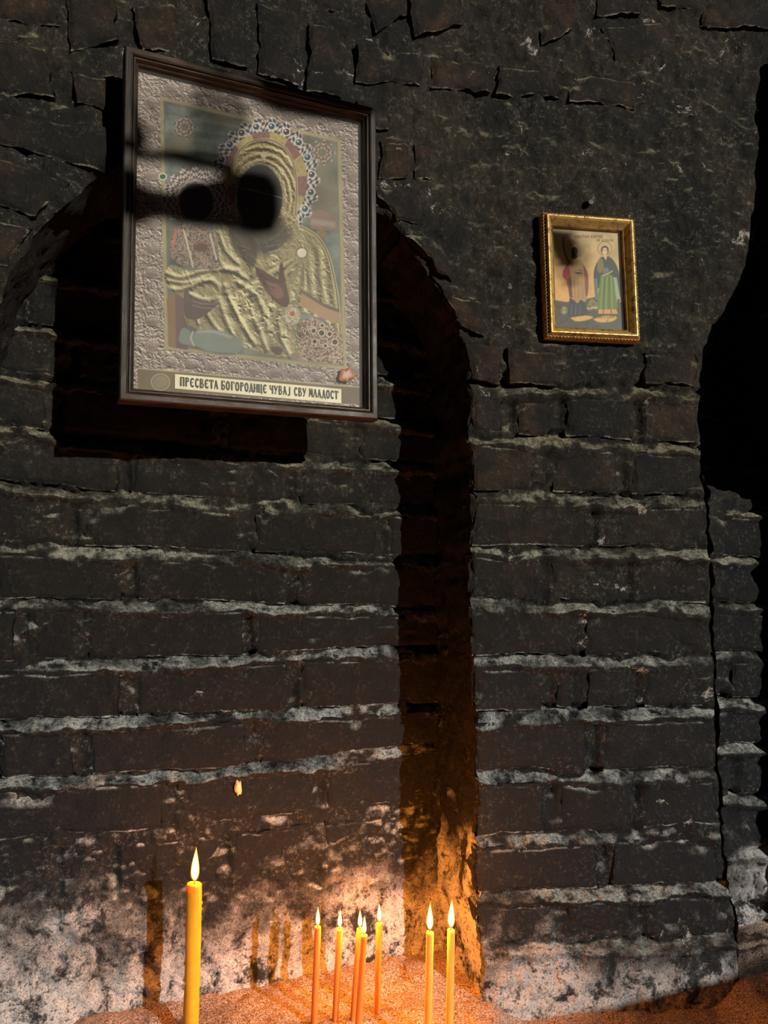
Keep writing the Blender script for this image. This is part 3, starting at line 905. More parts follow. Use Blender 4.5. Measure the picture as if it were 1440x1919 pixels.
# ---- the big icon -------------------------------------------------------------
def paint_icon(PX, PY):
    K = Canvas(PX, PY, (128, 116, 108))
    X, Y = PX, PY
    # pressed-metal ornament used in the borders
    wx = K.nz(.10, 3, .6, 5) * 5; wy = K.nz(.10, 3, .6, 9) * 5
    O3 = np.stack([X + wx, Y + wy, 0 * X], -1)
    o1 = fbm(O3, .12, 3, .6, 21); o2 = fbm(O3, .30, 3, .6, 22)
    orn = np.clip(.5 + 1.3 * (1 - 2.6 * np.abs(o1)) * .5 + .7 * o2, 0, 1)
    ornc = lin((74, 62, 58)) * (1 - orn[..., None]) + lin((186, 168, 158)) * orn[..., None]
    def emb(h, k=1.0):
        gu = np.gradient(h, axis=1); gr = np.gradient(h, axis=0)
        return np.clip(.5 - k * (.9 * gu + .45 * gr), 0, 1)
    def metal(sh, dark, midc, light):
        sh = sh[..., None]
        return np.where(sh < .5, lin(dark) + (lin(midc) - lin(dark)) * (sh * 2), lin(midc) + (lin(light) - lin(midc)) * (sh * 2 - 1))
    hb = 3.2 * (1 - np.abs(o1) * 2.2) + 2.2 * (1 - np.abs(o2) * 2) + 1.0 * fbm(O3, .55, 2, .5, 23)
    for a, b, n_, rx, ry in (((283, 170), (286, 670), 11, 13, 11), ((660, 262), (667, 715), 10, 11, 13), ((300, 160), (650, 244), 8, 14, 9), ((300, 676), (655, 712), 9, 14, 9)):
        for i in range(n_):
            t_ = (i + .5) / n_
            kq = np.hypot((X - a[0] - (b[0] - a[0]) * t_) / rx, (Y - a[1] - (b[1] - a[1]) * t_) / ry)
            m = np.clip((1.05 - kq) * 6, 0, 1)
            hb = hb * (1 - m * .75) + m * (5.0 * np.sqrt(np.clip(1.05 - kq ** 2, 0, 1)) + 1.2 * (kq > .82))
    ornc = metal(emb(hb, .42), (52, 44, 42), (140, 124, 117), (232, 216, 206))
    # panel corners: outer print rectangle and inner field in picture coordinates
    in_q = [(303, 184), (636, 264), (647, 690), (312, 652)]
    border = 1 - K.poly(in_q, 1.5)
    K.put(border, ornc)
    # margin strip under the lower border, with a round seal
    K.put(K.poly([(258, 690), (700, 728), (700, 760), (258, 730)], 2), (120, 106, 84))
    K.put(K.ringm(301, 716, 17, 15, 1.8, 1.2) * .7, (190, 180, 150))
    K.put(K.ell(301, 716, 14, 12, 3) * .35, (180, 168, 140))
    K.put(K.line([(258, 690), (700, 728)], 2, 1.2), (190, 176, 140))
    K.put(K.line([(264, 130), (470, 176), (690, 226)], 3, 2) * .6, (172, 158, 124))
    # frame lines of the inner field
    for a, b in zip(in_q, in_q[1:] + in_q[:1]):
        K.put(K.line([a, b], 6.5, 1.3), (178, 166, 128))
        K.put(K.line([a, b], 3.0, 1.0), (96, 84, 68))
        K.put(K.line([a, b], 1.2, .8), (216, 204, 164))
    # field: tarnished blue-grey
    fld = K.poly([(308, 190), (631, 267), (642, 684), (317, 648)], 1.5)
    bg = np.clip(.5 + .9 * K.nz(.03, 4, .6, 31), 0, 1)[..., None]
    K.put(fld, lin((70, 78, 74)) * (1 - bg) + lin((140, 150, 142)) * bg)
    K.put(fld * np.clip(K.nz(.018, 3, .5, 35) * 2 - .1, 0, .7), (128, 118, 96))
    # throne and ornament lower right, cushion, table left
    th = K.poly([(560, 600), (590, 596), (640, 622), (645, 684), (560, 676)], 2)
    dots = np.clip(.5 + 2.2 * fbm(O3, .55, 2, .6, 44), 0, 1)[..., None]
    K.put(th, lin((96, 74, 68)) * (1 - dots) + lin((198, 172, 150)) * dots)
    for cx, cy, r in ((588, 620, 5), (603, 624, 6), (618, 626, 5), (628, 641, 6), (604, 610, 4), (622, 608, 4), (590, 640, 5), (610, 648, 4)):
        K.put(K.ell(cx, cy, r, r), (60, 62, 66)); K.put(K.ringm(cx, cy, r, r, 1.8), (214, 200, 170))
    K.put(K.poly([(312, 560), (345, 540), (348, 655), (318, 650)], 2), (138, 112, 84))
    K.put(K.poly([(328, 545), (350, 535), (352, 656), (330, 652)], 2), (112, 92, 90))
    # flower rosettes behind the halo
    def rosette(cx, cy, r):
        a = np.arctan2(Y - cy, X - cx); d = np.hypot(X - cx, Y - cy)
        pet = np.clip((r * (.82 + .18 * np.cos(a * 9)) - d) / 2, 0, 1)
        tex = np.clip(.5 + .5 * np.cos(d * .75 + 1.2 * np.cos(a * 9)) * .8 + .3 * o2, 0, 1)[..., None]
        K.put(pet * .95, lin((82, 62, 62)) * (1 - tex) + lin((202, 176, 164)) * tex)
        K.put(K.ell(cx, cy, r * .32, r * .32, 2), (128, 118, 104))
    rosette(604, 286, 26); rosette(346, 238, 24)
    K.put(K.poly(curve([(578, 404), (592, 394), (615, 398), (632, 412), (634, 428), (610, 432), (584, 428)]), 3), (142, 116, 108))
    K.put(K.poly([(584, 410), (628, 416), (628, 426), (582, 420)], 5) * .7, (168, 156, 140))
    K.put(K.ell(602, 438, 10, 7, 4) * .8, (150, 122, 84))
    # halo of the mother: lacework ring with stones, cloisonne inner ring
    hx, hy = 497, 338
    d = np.hypot((X - hx) / 1.0, (Y - hy) / 1.16)
    ang = np.arctan2((Y - hy) / 1.16, X - hx)
    lace_m = np.clip((100 - d + 5 * np.cos(ang * 22)) / 2, 0, 1) * np.clip((d - 76) / 2, 0, 1) * (Y < 470)
    lace = np.clip(.45 + .9 * np.sin(d * .55 + 2 * np.sin(ang * 22)) * np.sin(ang * 44) + .5 * o2, 0, 1)[..., None]
    K.put(lace_m, lin((58, 52, 58)) * (1 - lace) + lin((214, 206, 202)) * lace)
    inner_m = np.clip((80 - d) / 2, 0, 1) * (Y < 465)
    enam = (np.sin(ang * 7 + .7) > 0)[..., None]
    K.put(inner_m, np.where(enam, lin((150, 108, 100)), lin((196, 176, 116))) * (0.8 + .3 * o2[..., None]))
    for k in range(15):
        a = -2.75 + k * .33
        cx, cy = hx + 88 * math.cos(a), hy + 88 * 1.16 * math.sin(a)
        K.put(K.ell(cx, cy, 6.5, 6.5), [(44, 76, 74), (52, 74, 104), (74, 52, 62)][k % 3])
        K.put(K.ringm(cx, cy, 7, 7, 2), (222, 214, 206))
        K.put(K.ell(cx - 1.5, cy - 2, 1.6, 1.6), (230, 232, 230))
    # child's halo
    cx0, cy0 = 366, 374
    dc = np.hypot(X - cx0, Y - cy0); ac = np.arctan2(Y - cy0, X - cx0)
    lm = np.clip((62 - dc + 4 * np.cos(ac * 16)) / 2, 0, 1) * np.clip((dc - 30) / 2, 0, 1) * (Y < 412)
    lc = np.clip(.45 + .9 * np.sin(dc * .6 + 2 * np.sin(ac * 16)) * np.sin(ac * 30) + .4 * o2, 0, 1)[..., None]
    K.put(lm, lin((84, 66, 74)) * (1 - lc) + lin((206, 192, 186)) * lc)
    K.put(K.ell(300, 330, 8, 8) * .0, (60, 90, 80))
    K.put(K.ell(305, 331, 6, 5), (44, 84, 70)); K.put(K.ringm(305, 331, 7, 6, 2), (214, 206, 190))
    # mantle of the mother
    robe = curve([(442, 330), (444, 298), (456, 276), (476, 265), (498, 262), (522, 268), (540, 284), (552, 312), (557, 350), (556, 400), (562, 424), (590, 440), (612, 470), (626, 520), (634, 570), (638, 622),
                  (618, 606), (590, 592), (566, 586), (566, 620), (562, 650), (556, 674), (520, 668), (470, 654), (430, 640), (392, 626), (360, 612), (345, 592), (345, 560), (320, 544), (308, 516), (322, 496), (352, 506), (400, 500), (410, 470), (400, 420), (430, 400), (442, 370)], 4)
    rm = K.poly(robe, 1.6)
    hr = 9 * fbm(np.stack([X * .055 - Y * .020 + .6 * o1, Y * .010 + X * .006, 0 * X], -1), 1.0, 4, .62, 52)
    fan_a = np.arctan2(Y - 468, X - 570)
    fan_r = np.hypot(X - 570, Y - 468)
    fan = sstep(18, 40, fan_r) * sstep(200, 150, fan_r) * sstep(1.35, 1.6, fan_a) * sstep(2.75, 2.5, fan_a)
    hr = hr * (1 - fan) + fan * (.05 * fan_r * np.sin(fan_a * 21 + 1.3 * o1 + .5 * np.sin(fan_r * .05)) * 1.3 + 2 * o1)
    mant = sstep(570, 590, X) * sstep(450, 480, Y)
    hr = hr * (1 - mant) + mant * (4.5 * np.sin((X - .10 * Y) * .30 + 1.2 * o1) + 1.5 * o2)
    for pts, w_, a_h in (
        ([(312, 512), (340, 520), (380, 508), (430, 506), (462, 522)], 8, 7), ([(312, 540), (340, 542), (372, 530), (398, 524)], 8, 6), ([(316, 526), (350, 530), (392, 516)], 6, 5),
        ([(360, 540), (374, 528), (396, 526), (410, 540), (402, 560), (380, 562), (358, 552)], 8, 7), ([(420, 536), (440, 580), (462, 620), (478, 644)], 9, 8),
        ([(446, 528), (478, 552), (496, 586), (502, 618)], 9, 8), ([(410, 560), (424, 600), (436, 626)], 7, 6), ([(386, 584), (398, 604), (412, 622)], 7, 6), ([(364, 588), (372, 606)], 6, 5),
        ([(396, 430), (404, 470), (420, 500), (446, 506)], 9, 7), ([(410, 436), (424, 470), (446, 494)], 7, 6), ([(430, 560), (450, 600), (470, 636)], 6, 5), ([(470, 580), (486, 620), (500, 655)], 7, 6), ([(520, 600), (530, 640), (545, 668)], 7, 6)):
        dd_ = K.seg(curve(pts, 6))
        hr = hr + a_h * np.exp(-(dd_ / (w_ * .6)) ** 2)
    K.put(rm, metal(emb(hr, .38), (58, 50, 36), (150, 138, 102), (236, 226, 186)))
    # veil stripes around the face
    ve = K.poly(curve([(442, 340), (446, 296), (460, 274), (498, 262), (536, 282), (552, 318), (556, 380), (548, 440), (520, 470), (500, 460), (535, 400), (530, 340), (510, 312), (470, 306), (452, 330)], 5), 1.5)
    kk = np.hypot((X - 490) / 1.0, (Y - 372) / 1.3)
    K.put(ve, metal(emb(3.0 * np.sin(kk * .62 + 1.6 * o1) + 2.2 * o2 + 2 * o1, .40), (66, 52, 34), (150, 130, 88), (236, 220, 168)))
    K.put(K.line(curve([(440, 312), (446, 288), (462, 270), (486, 262), (512, 264), (536, 280), (550, 306), (556, 346), (554, 404)], 6), 5, 1.4), (186, 168, 134))
    K.put(K.line(curve([(440, 312), (446, 288), (462, 270), (486, 262), (512, 264), (536, 280), (550, 306), (556, 346), (554, 404)], 6), 1.6, 1), (90, 76, 60))
    K.put(K.ell(495, 290, 6, 6, 2), (222, 212, 190))
    # neck, faces, painted very dark
    K.put(K.poly(curve([(452, 400), (520, 404), (548, 440), (526, 462), (500, 480), (474, 466), (450, 440), (452, 400)], 5), 16) * .9, (52, 45, 38))
    K.put(K.ell(487, 370, 43, 62, 3), (40, 36, 32))
    K.put(K.line(curve([(478, 348), (484, 372), (478, 388), (488, 392)], 5), 2.2, 2) * .5, (70, 58, 46))
    K.put(K.line([(462, 352), (476, 350)], 2.5, 2) * .5, (20, 17, 15)); K.put(K.line([(496, 352), (512, 355)], 2.5, 2) * .5, (20, 17, 15))
    K.put(K.line(curve([(476, 408), (486, 411), (497, 408)], 4), 2.2, 2) * .5, (72, 48, 42))
    K.put(K.ell(368, 380, 32, 36, 3), (40, 36, 33))
    K.put(K.ringm(368, 378, 37, 40, 3, 1.2) * (Y < 372), (206, 190, 168))
    K.put(K.line([(372, 366), (376, 384), (371, 388)], 2, 2) * .5, (70, 58, 48))
    # child's brocade tunic
    tun = K.poly(curve([(334, 418), (322, 446), (320, 478), (334, 494), (366, 502), (406, 504), (412, 486), (400, 440), (394, 424), (376, 420)], 4), 1.5)
    br = np.clip(.5 + 1.6 * fbm(O3, .5, 2, .6, 61), 0, 1)[..., None]
    K.put(tun, lin((92, 76, 70)) * (1 - br) + lin((166, 146, 132)) * br)
    K.put(K.line([(344, 430), (352, 460), (362, 500)], 3, 1.2), (208, 192, 166)); K.put(K.line([(394, 440), (406, 486)], 3, 1.2), (208, 192, 166))
    K.put(K.line([(330, 432), (324, 466)], 5, 1.5) * .8, (186, 116, 96))
    K.put(K.ell(376, 462, 14, 10, 2), (98, 70, 62)); K.put(K.line(curve([(366, 458), (376, 454), (388, 458)], 4), 2, 1.4), (140, 104, 92))
    K.put(K.line(curve([(562, 424), (590, 440), (612, 470), (626, 520), (634, 570), (638, 622)], 6), 6, 1.5), (190, 176, 134))
    K.put(K.line(curve([(562, 424), (590, 440), (612, 470), (626, 520), (634, 570), (638, 622)], 6), 2, 1), (92, 78, 62))
    K.put(K.poly(curve([(566, 548), (588, 562), (612, 576), (634, 584), (637, 606), (612, 600), (586, 586), (562, 572)], 4), 1.5), (172, 140, 108))
    K.put(K.line(curve([(566, 546), (588, 560), (612, 574), (634, 582)], 6), 6, 1.5), (108, 92, 82))
    K.put(K.ell(566, 474, 9, 9, 2), (226, 218, 198)); K.put(K.ringm(566, 474, 10, 10, 2), (120, 104, 84))
    # dark recess between the figures
    K.put(K.poly(curve([(432, 420), (470, 440), (482, 470), (478, 500), (462, 494), (440, 470), (428, 440)], 5), 6) * .85, (56, 50, 42))
    # mother's hand and jewelled cuff
    hand = curve([(478, 498), (492, 506), (512, 518), (522, 522), (524, 498), (530, 494), (534, 520), (540, 548), (543, 566), (536, 576), (522, 570), (504, 552), (490, 532), (480, 514)], 5)
    K.put(K.poly(hand, 1.6), (92, 66, 58))
    K.put(K.poly(curve([(498, 526), (520, 532), (532, 552), (520, 560), (504, 546)], 5), 5) * .7, (142, 104, 92))
    for p in ([(480, 504), (500, 524), (514, 530)], [(486, 516), (504, 536), (516, 540)], [(494, 530), (508, 546)]):
        K.put(K.line(curve(p, 5), 1.8, 1.2) * .8, (50, 36, 32))
    K.put(K.ell(548, 592, 17, 19, 2), (150, 144, 122)); K.put(K.ell(548, 592, 14, 16, 2) * dots[..., 0], (208, 200, 176)); K.put(K.ell(548, 588, 5, 5), (172, 92, 72))
    # book, cushion and feet
    K.put(K.poly(curve([(345, 542), (352, 540), (360, 560), (404, 568), (402, 576), (372, 598), (348, 594), (344, 570)], 4), 1.5), (96, 80, 78))
    for y in (556, 564, 572): K.put(K.line(curve([(362, y), (380, y + 5), (402, y + 6)], 5), 2, 1.2) * .7, (150, 130, 118))
    cus = curve([(338, 622), (344, 614), (356, 620), (362, 626), (372, 618), (402, 618), (430, 626), (452, 640), (448, 660), (420, 666), (390, 658), (364, 648), (340, 644), (335, 634)], 5)
    K.put(K.poly(cus, 2), (128, 136, 128)); K.put(K.line(curve([(362, 622), (358, 634), (364, 648)], 5), 3, 1.4), (176, 178, 164))
    K.put(K.line(curve([(372, 622), (402, 622), (432, 632)], 5), 5, 3) * .6, (168, 174, 162)); K.put(K.line(curve([(364, 650), (392, 660), (440, 664)], 5), 4, 3) * .6, (84, 84, 82))
    K.put(K.poly(curve([(506, 650), (524, 650), (530, 658), (522, 666), (508, 658)], 5), 1.5), (92, 76, 72))
    K.put(K.poly(curve([(544, 664), (556, 660), (560, 672), (546, 676)], 5), 1.5), (142, 126, 114))
    # scratch across the face
    K.put(K.line(curve([(430, 348), (470, 356), (510, 366), (540, 374)], 5), 1.2, .9) * .8, (170, 166, 150))
    # age
    age = np.clip(.5 + .8 * K.nz(.022, 4, .6, 77), 0, 1)[..., None]
    return K.C * (0.80 + .3 * age)

icon = tag(empty('framed_icon', Vector(ic_c)), 'large icon of a veiled mother and child in a dark wooden frame', 'icon')
bpy.context.view_layer.update()
W_SIDE = mat_wood('frame_wood_upright', 'z', (0.014, 0.011, 0.009), (0.040, 0.028, 0.020))
W_TOP = mat_wood('frame_wood_level', 'x', (0.018, 0.011, 0.008), (0.062, 0.034, 0.021))
BACK = ic_c - ic_n * 0.024
prof = [(0, 0), (0, .019), (.0012, .0222), (.0030, .0236), (.0095, .0236), (.0118, .0225), (.0128, .0200), (.0140, .0212), (.0156, .0212), (.0168, .0190), (.0180, .0160), (.0196, .0150), (.0206, .0130), (.0210, .0120), (.0210, 0)]
prof = [(a * 0.84, b) for a, b in prof]
rails(icon, BACK, ic_u, ic_v, ic_n, ic_w, ic_h, prof, [W_TOP, W_SIDE, W_TOP, W_SIDE])
pw, ph = ic_w - 0.0345, ic_h - 0.0345
slab('backing_board', BACK + ic_n * 0.004, ic_u, ic_v, ic_n, pw, ph, 0.004, M_WOOD_D, icon)
M_PRINT = mat_print('icon_print', 0.75, 0.80)
PC = BACK + ic_n * 0.0052
print_mesh('print', PC, ic_u, ic_v, ic_n, pw, ph, 420, 560, paint_icon, icon, M_PRINT)
M_GLASS = mat_glass('dusty_glass', 0.026)
slab('glass_pane', BACK + ic_n * 0.0105, ic_u, ic_v, ic_n, pw, ph, 0.0015, M_GLASS, icon)
# paper label with its lettering, pasted on the print
LABN = ic_n
def ip(px, py, off=0.0): return on_plane(PC + ic_n * off, ic_n, px, py)
def paper_mat():
    t = NT('cream_paper')
    P = t.pos().outputs['Position']
    c = t.mix(t.ramp(t.noise(P, 60, 5, .6), .35, .7), (0.80, 0.74, 0.54), (0.70, 0.62, 0.42))
    c = t.mix(t.ramp(t.noise(P, 130, 5, .7), .68, .74), c, (0.35, 0.30, 0.2))
    t.bsdf(Base_Color=c, Roughness=0.8)
    return t.m
lq = [ip(328, 701, .0008), ip(640, 729, .0008), ip(640, 756, .0008), ip(328, 728, .0008)]
lv = [np.array(p) for p in lq] + [np.array(p) - ic_n * .0006 for p in lq]
label = mesh_obj('paper_label', lv, [(0, 3, 2, 1), (4, 5, 6, 7), (0, 1, 5, 4), (1, 2, 6, 5), (2, 3, 7, 6), (3, 0, 4, 7)], paper_mat(), icon, False, origin=np.mean(lq, 0))
label['label'] = 'cream paper strip with black church lettering'
bpy.context.view_layer.update()
M_INK = mat_plain('black_ink', (0.03, 0.03, 0.025), 0.7)
def text_mesh(name, txt, A, B, hvec, n, parent, mat, thick, cw=.62, gap=.14, space=.36):
    """lettering between A and B (feet of the first and last letter), hvec = cap height vector"""
    tot = text_width(txt, cw, gap, space)
    du = (B - A) / tot
    V, Fs = [], []
    x = 0.0
    hl = np.linalg.norm(hvec)
    for ch in txt:
        if ch == ' ':
            x += space; continue
        for pts, wt in GLYPH[ch]:
            q = [A + du * (x + p[0] * cw) + hvec * p[1] for p in pts]
            for a, b in zip(q[:-1], q[1:]):
                d = (b - a) / (np.linalg.norm(b - a) + 1e-12)
                s = np.cross(n, d); s = s / np.linalg.norm(s) * thick * hl * wt * .5
                e = d * thick * hl * .12
                k = len(V)
                V += [a - e - s, b + e - s, b + e + s, a - e + s]
                Fs.append((k, k + 1, k + 2, k + 3))
        x += cw + gap
    return mesh_obj(name, V, Fs, mat, parent, False, origin=np.mean(V, 0))
a_, b_ = ip(338, 723, .0012), ip(634, 748, .0012)
text_mesh('lettering', 'ПРЕСВЕТА БОГОРОДИЦЕ ЧУВАЈ СВУ МЛАДОСТ', a_, b_, ip(338, 707, .0012) - a_, ic_n, label, M_INK, 0.20)
# blob of brown wax on the glass
def blob(name, c, u, v, n, ru, rv, th, mat, parent, seed, pts=None):
    N, R = 28, 6
    V = [c + n * th]
    Fs = []
    for r in range(1, R + 1):
        for k in range(N):
            a = 2 * math.pi * k / N
            rr = r / R
            wob = 1 + .22 * math.sin(a * 2 + seed) + .12 * math.sin(a * 5 + seed * 2)
            V.append(c + u * ru * rr * wob * math.cos(a) + v * rv * rr * wob * math.sin(a) + n * th * (1 - rr ** 3))
    for k in range(N): Fs.append((0, 1 + k, 1 + (k + 1) % N))
    for r in range(R - 1):
        for k in range(N):
            a = 1 + r * N
            Fs.append((a + k, a + N + k, a + N + (k + 1) % N, a + (k + 1) % N))
    return mesh_obj(name, V, Fs, mat, parent, True, origin=c)
M_WAXSPOT = mat_plain('brown_wax_stain', (0.26, 0.10, 0.035), 0.45)
sp_ = blob('wax_spot', on_plane(BACK + ic_n * .0106, ic_n, 650, 703), ic_u, ic_v, ic_n, 0.0095, 0.0115, 0.0012, M_WAXSPOT, icon, 1.0)
sp_['label'] = 'rust-brown wax spot'

# ---- the small icon -----------------------------------------------------------
sm_n = N_R.copy()
sm_u = np.array([math.cos(math.radians(9)), math.sin(math.radians(9)), 0.0])
sm_v = np.array([-0.01 * sm_u[0], -0.01 * sm_u[1], 1.0]); sm_v /= np.linalg.norm(sm_v)
sm_u = sm_u - (sm_u @ sm_v) * sm_v; sm_u /= np.linalg.norm(sm_u)
sm_front = hit(yf, 1112, 515) + sm_n * 0.027
sm_c = on_plane(sm_front, sm_n, 1112.5, 514.5)
dpx = np.linalg.norm(on_plane(sm_front, sm_n, 1198.5, 515) - on_plane(sm_front, sm_n, 1023.5, 515))
dpy = np.linalg.norm(on_plane(sm_front, sm_n, 1112, 399) - on_plane(sm_front, sm_n, 1112, 632))
small = tag(empty('framed_icon', Vector(sm_c)), 'small gilt-framed icon of two standing saints on the pier', 'icon')
bpy.context.view_layer.update()
def mat_gold(name, col, rough, metal=.75):
    t = NT(name)
    P = t.pos().outputs['Position']
    w = t.noise(P, 120, 5, .65)
    c = t.mix(t.ramp(w, .45, .72), col, (0.10, 0.065, 0.03))
    b = t.n('ShaderNodeBump', {'Strength': .3, 'Distance': .0005, 'Height': w})
    t.bsdf(Base_Color=c, Roughness=t.ramp(w, .3, .7, rough, rough + .25), Metallic=metal, Normal=b)
    return t.m
M_GOLD = mat_gold('worn_gilding', (0.62, 0.42, 0.14), 0.38, 0.55)
M_ROPE = mat_gold('dark_gilt_rope', (0.30, 0.18, 0.07), 0.4, 0.5)
SB = sm_c - sm_n * 0.022
prof_s = [(0, 0), (0, .010), (.0015, .013), (.004, .0135), (.0045, .016), (.006, .0205), (.0075, .0205), (.010, .0185), (.014, .0125), (.0165, .0095), (.0172, .0095), (.0175, .007), (.0175, 0)]
rails(small, SB, sm_u, sm_v, sm_n, dpx, dpy, prof_s, [M_GOLD] * 4)
def rope(root, c, u, v, n, hw, hh, z, rad, pitch, mat):
    cor = [(-1, 1), (1, 1), (1, -1), (-1, -1)]
    for k in range(4):
        a, b = cor[k], cor[(k + 1) % 4]
        A = c + a[0] * hw * u + a[1] * hh * v + n * z
        B = c + b[0] * hw * u + b[1] * hh * v + n * z
        L = np.linalg.norm(B - A); d = (B - A) / L
        s = np.cross(n, d)
        N = int(L / pitch * 8); M = 12
        V = []
        for i in range(N + 1):
            t = i / N * L
            for j in range(M):
                th = 2 * math.pi * j / M
                r = rad * (0.72 + .28 * math.cos(2 * (th - math.pi * t / pitch)))
                V.append(A + d * t + (s * math.cos(th) + n * math.sin(th)) * r)
        Fs = [(i * M + j, (i + 1) * M + j, (i + 1) * M + (j + 1) % M, i * M + (j + 1) % M) for i in range(N) for j in range(M)]
        Fs += [tuple(range(M - 1, -1, -1)), tuple(N * M + j for j in range(M))]
        mesh_obj('rope_moulding', V, Fs, mat, root, True, origin=(A + B) / 2)
rope(small, SB, sm_u, sm_v, sm_n, dpx / 2 - .0022, dpy / 2 - .0022, .0138, .0024, .0052, M_ROPE)
rope(small, SB, sm_u, sm_v, sm_n, dpx / 2 - .0170, dpy / 2 - .0170, .0098, .0010, .0022, M_ROPE)

def paint_small(PX, PY):
    K = Canvas(PX, PY, (206, 176, 122))
    X, Y = PX, PY
    sky = sstep(430, 560, Y)[..., None]
    K.put(np.ones(X.shape), lin((196, 172, 128)) * (1 - sky) + lin((224, 172, 98)) * sky)
    K.put(np.clip(K.nz(.05, 4, .6, 3), 0, .5), (160, 134, 92))
    # ground
    K.put(K.poly([(1040, 562), (1062, 566), (1100, 560), (1118, 556), (1140, 566), (1190, 566), (1190, 650), (1030, 650)], 2), (74, 70, 60))
    K.put(K.poly(curve([(1100, 574), (1108, 560), (1118, 566), (1122, 580), (1100, 582)], 4), 2), (128, 120, 76))
    K.put(K.line([(1100, 578), (1120, 576)], 2.5, 1), (204, 184, 140))
    for pts in ([(1070, 596), (1090, 591), (1112, 594), (1100, 600), (1080, 602)], [(1112, 598), (1135, 592), (1156, 594), (1148, 602), (1124, 604)]):
        K.put(K.poly(curve(pts + pts[:1], 4), 2), (214, 170, 92))
    K.put(K.ell(1058, 582, 6, 7, 3), (150, 150, 106))
    K.put(np.clip(K.nz(.16, 3, .6, 8) * 2 - .2, 0, .5) * (Y > 568), (50, 44, 38))
    # left saint: dark head, red cloak, ochre robe, black hem
    K.put(K.ringm(1077, 470, 12, 13, 1.2, 1) * .7, (140, 104, 54))
    K.put(K.poly(curve([(1064, 494), (1057, 505), (1055, 518), (1062, 528), (1068, 556), (1073, 556), (1070, 500)], 4), 1.2), (164, 52, 50))
    K.put(K.poly([(1066, 520), (1074, 520), (1076, 558), (1068, 556)], 1.2), (92, 52, 46))
    K.put(K.poly(curve([(1069, 488), (1086, 486), (1094, 494), (1099, 508), (1103, 518), (1101, 556), (1096, 566), (1088, 562), (1083, 568), (1074, 560), (1071, 520), (1066, 500)], 4), 1.2), (178, 138, 82))
    K.put(K.poly(curve([(1094, 496), (1103, 516), (1102, 552), (1098, 552), (1096, 522)], 4), 1.2), (126, 70, 54))
    K.put(K.poly(curve([(1068, 558), (1076, 562), (1083, 569), (1090, 562), (1098, 572), (1100, 590), (1064, 594)], 4), 1.2), (52, 54, 62))
    for x in (1072, 1080, 1088): K.put(K.line([(x, 572), (x - 1, 590)], 1.2, 1) * .7, (110, 110, 116))
    for x in (1077, 1084, 1092): K.put(K.line([(x, 520), (x + 1, 558)], 1.2, 1) * .6, (124, 92, 52))
    K.put(K.ell(1086, 510, 8, 4, 1.5), (84, 66, 48)); K.put(K.line([(1080, 508), (1094, 510)], 2, 1), (196, 160, 110))
    K.put(K.ell(1077, 471, 6.5, 8.5, 1.2), (70, 56, 42)); K.put(K.ell(1077, 480, 5.5, 6, 1.5), (52, 44, 36)); K.put(K.ell(1078, 469, 3.6, 4.5, 1.5) * .7, (112, 88, 62))
    K.put(K.line(curve([(1056, 446), (1058, 470), (1066, 492)], 5), 4, 2) * .8, (62, 62, 46))
    # right saint: halo, dark green mantle, green tunic, gold hem
    K.put(K.ringm(1134, 466, 13, 13, 1.4, 1), (142, 106, 56))
    K.put(K.poly(curve([(1126, 482), (1140, 480), (1152, 490), (1160, 508), (1164, 530), (1163, 560), (1158, 566), (1150, 540), (1122, 540), (1118, 566), (1115, 548), (1113, 512), (1118, 494)], 4), 1.2), (48, 64, 56))
    K.put(K.poly([(1148, 520), (1156, 520), (1163, 560), (1156, 562)], 1.2), (150, 168, 150))
    K.put(K.poly([(1114, 522), (1120, 522), (1122, 560), (1116, 562)], 1.2), (96, 116, 116))
    K.put(K.poly(curve([(1126, 516), (1148, 516), (1154, 550), (1156, 580), (1122, 580), (1122, 548)], 4), 1.2), (98, 122, 62))
    for i, x in enumerate((1126, 1131, 1136, 1142, 1148)): K.put(K.line([(1130 + i * 4, 520), (x, 580)], 1.8, 1.2) * .6, (164, 172, 104) if i % 2 == 0 else (56, 76, 40))
    K.put(K.poly([(1122, 580), (1156, 580), (1158, 588), (1122, 588)], 1), (208, 156, 88))
    for x in (1131, 1146): K.put(K.line([(x, 580), (x, 588)], 2, .8), (150, 62, 44))
    K.put(K.poly(curve([(1121, 488), (1128, 484), (1132, 500), (1126, 512), (1119, 506)], 4), 1.2), (118, 112, 70))
    K.put(K.ell(1136, 508, 6, 7, 1.5), (104, 108, 116)); K.put(K.line(curve([(1130, 516), (1138, 514), (1148, 508)], 4), 2.4, 1), (190, 156, 116))
    K.put(K.poly([(1130, 478), (1139, 478), (1136, 488)], 1.2), (216, 178, 140))
    K.put(K.ell(1134, 469, 7.5, 8.5, 1.2), (58, 40, 26)); K.put(K.ell(1134, 471, 4.8, 6.8, 1.2), (222, 186, 146))
    K.put(K.line([(1130.6, 469), (1132.6, 469)], 1, .7), (40, 28, 20)); K.put(K.line([(1135.4, 469), (1137.4, 469)], 1, .7), (40, 28, 20))
    # lettering
    def text(txt, x0, x1, y, h, a):
        tot = text_width(txt, .7, .2, .5); s = (x1 - x0) / tot; x = 0
        for ch in txt:
            if ch == ' ': x += .5; continue
            for pts, wt in GLYPH[ch]:
                K.put(K.line([(x0 + (x + p[0] * .7) * s, y - p[1] * h) for p in pts], .8 + .5 * wt, .8) * a, (104, 68, 30))
            x += .9
    text('СВЕТИИ КИРИК', 1078, 1130, 446, 5, .9)
    text('СВ АЛЕКСИ', 1118, 1150, 452.5, 4, .75)
    return K.C
spw, sph = dpx - .0345, dpy - .0345
slab('backing_board', SB + sm_n * .002, sm_u, sm_v, sm_n, spw, sph, .002, M_WOOD_D, small)
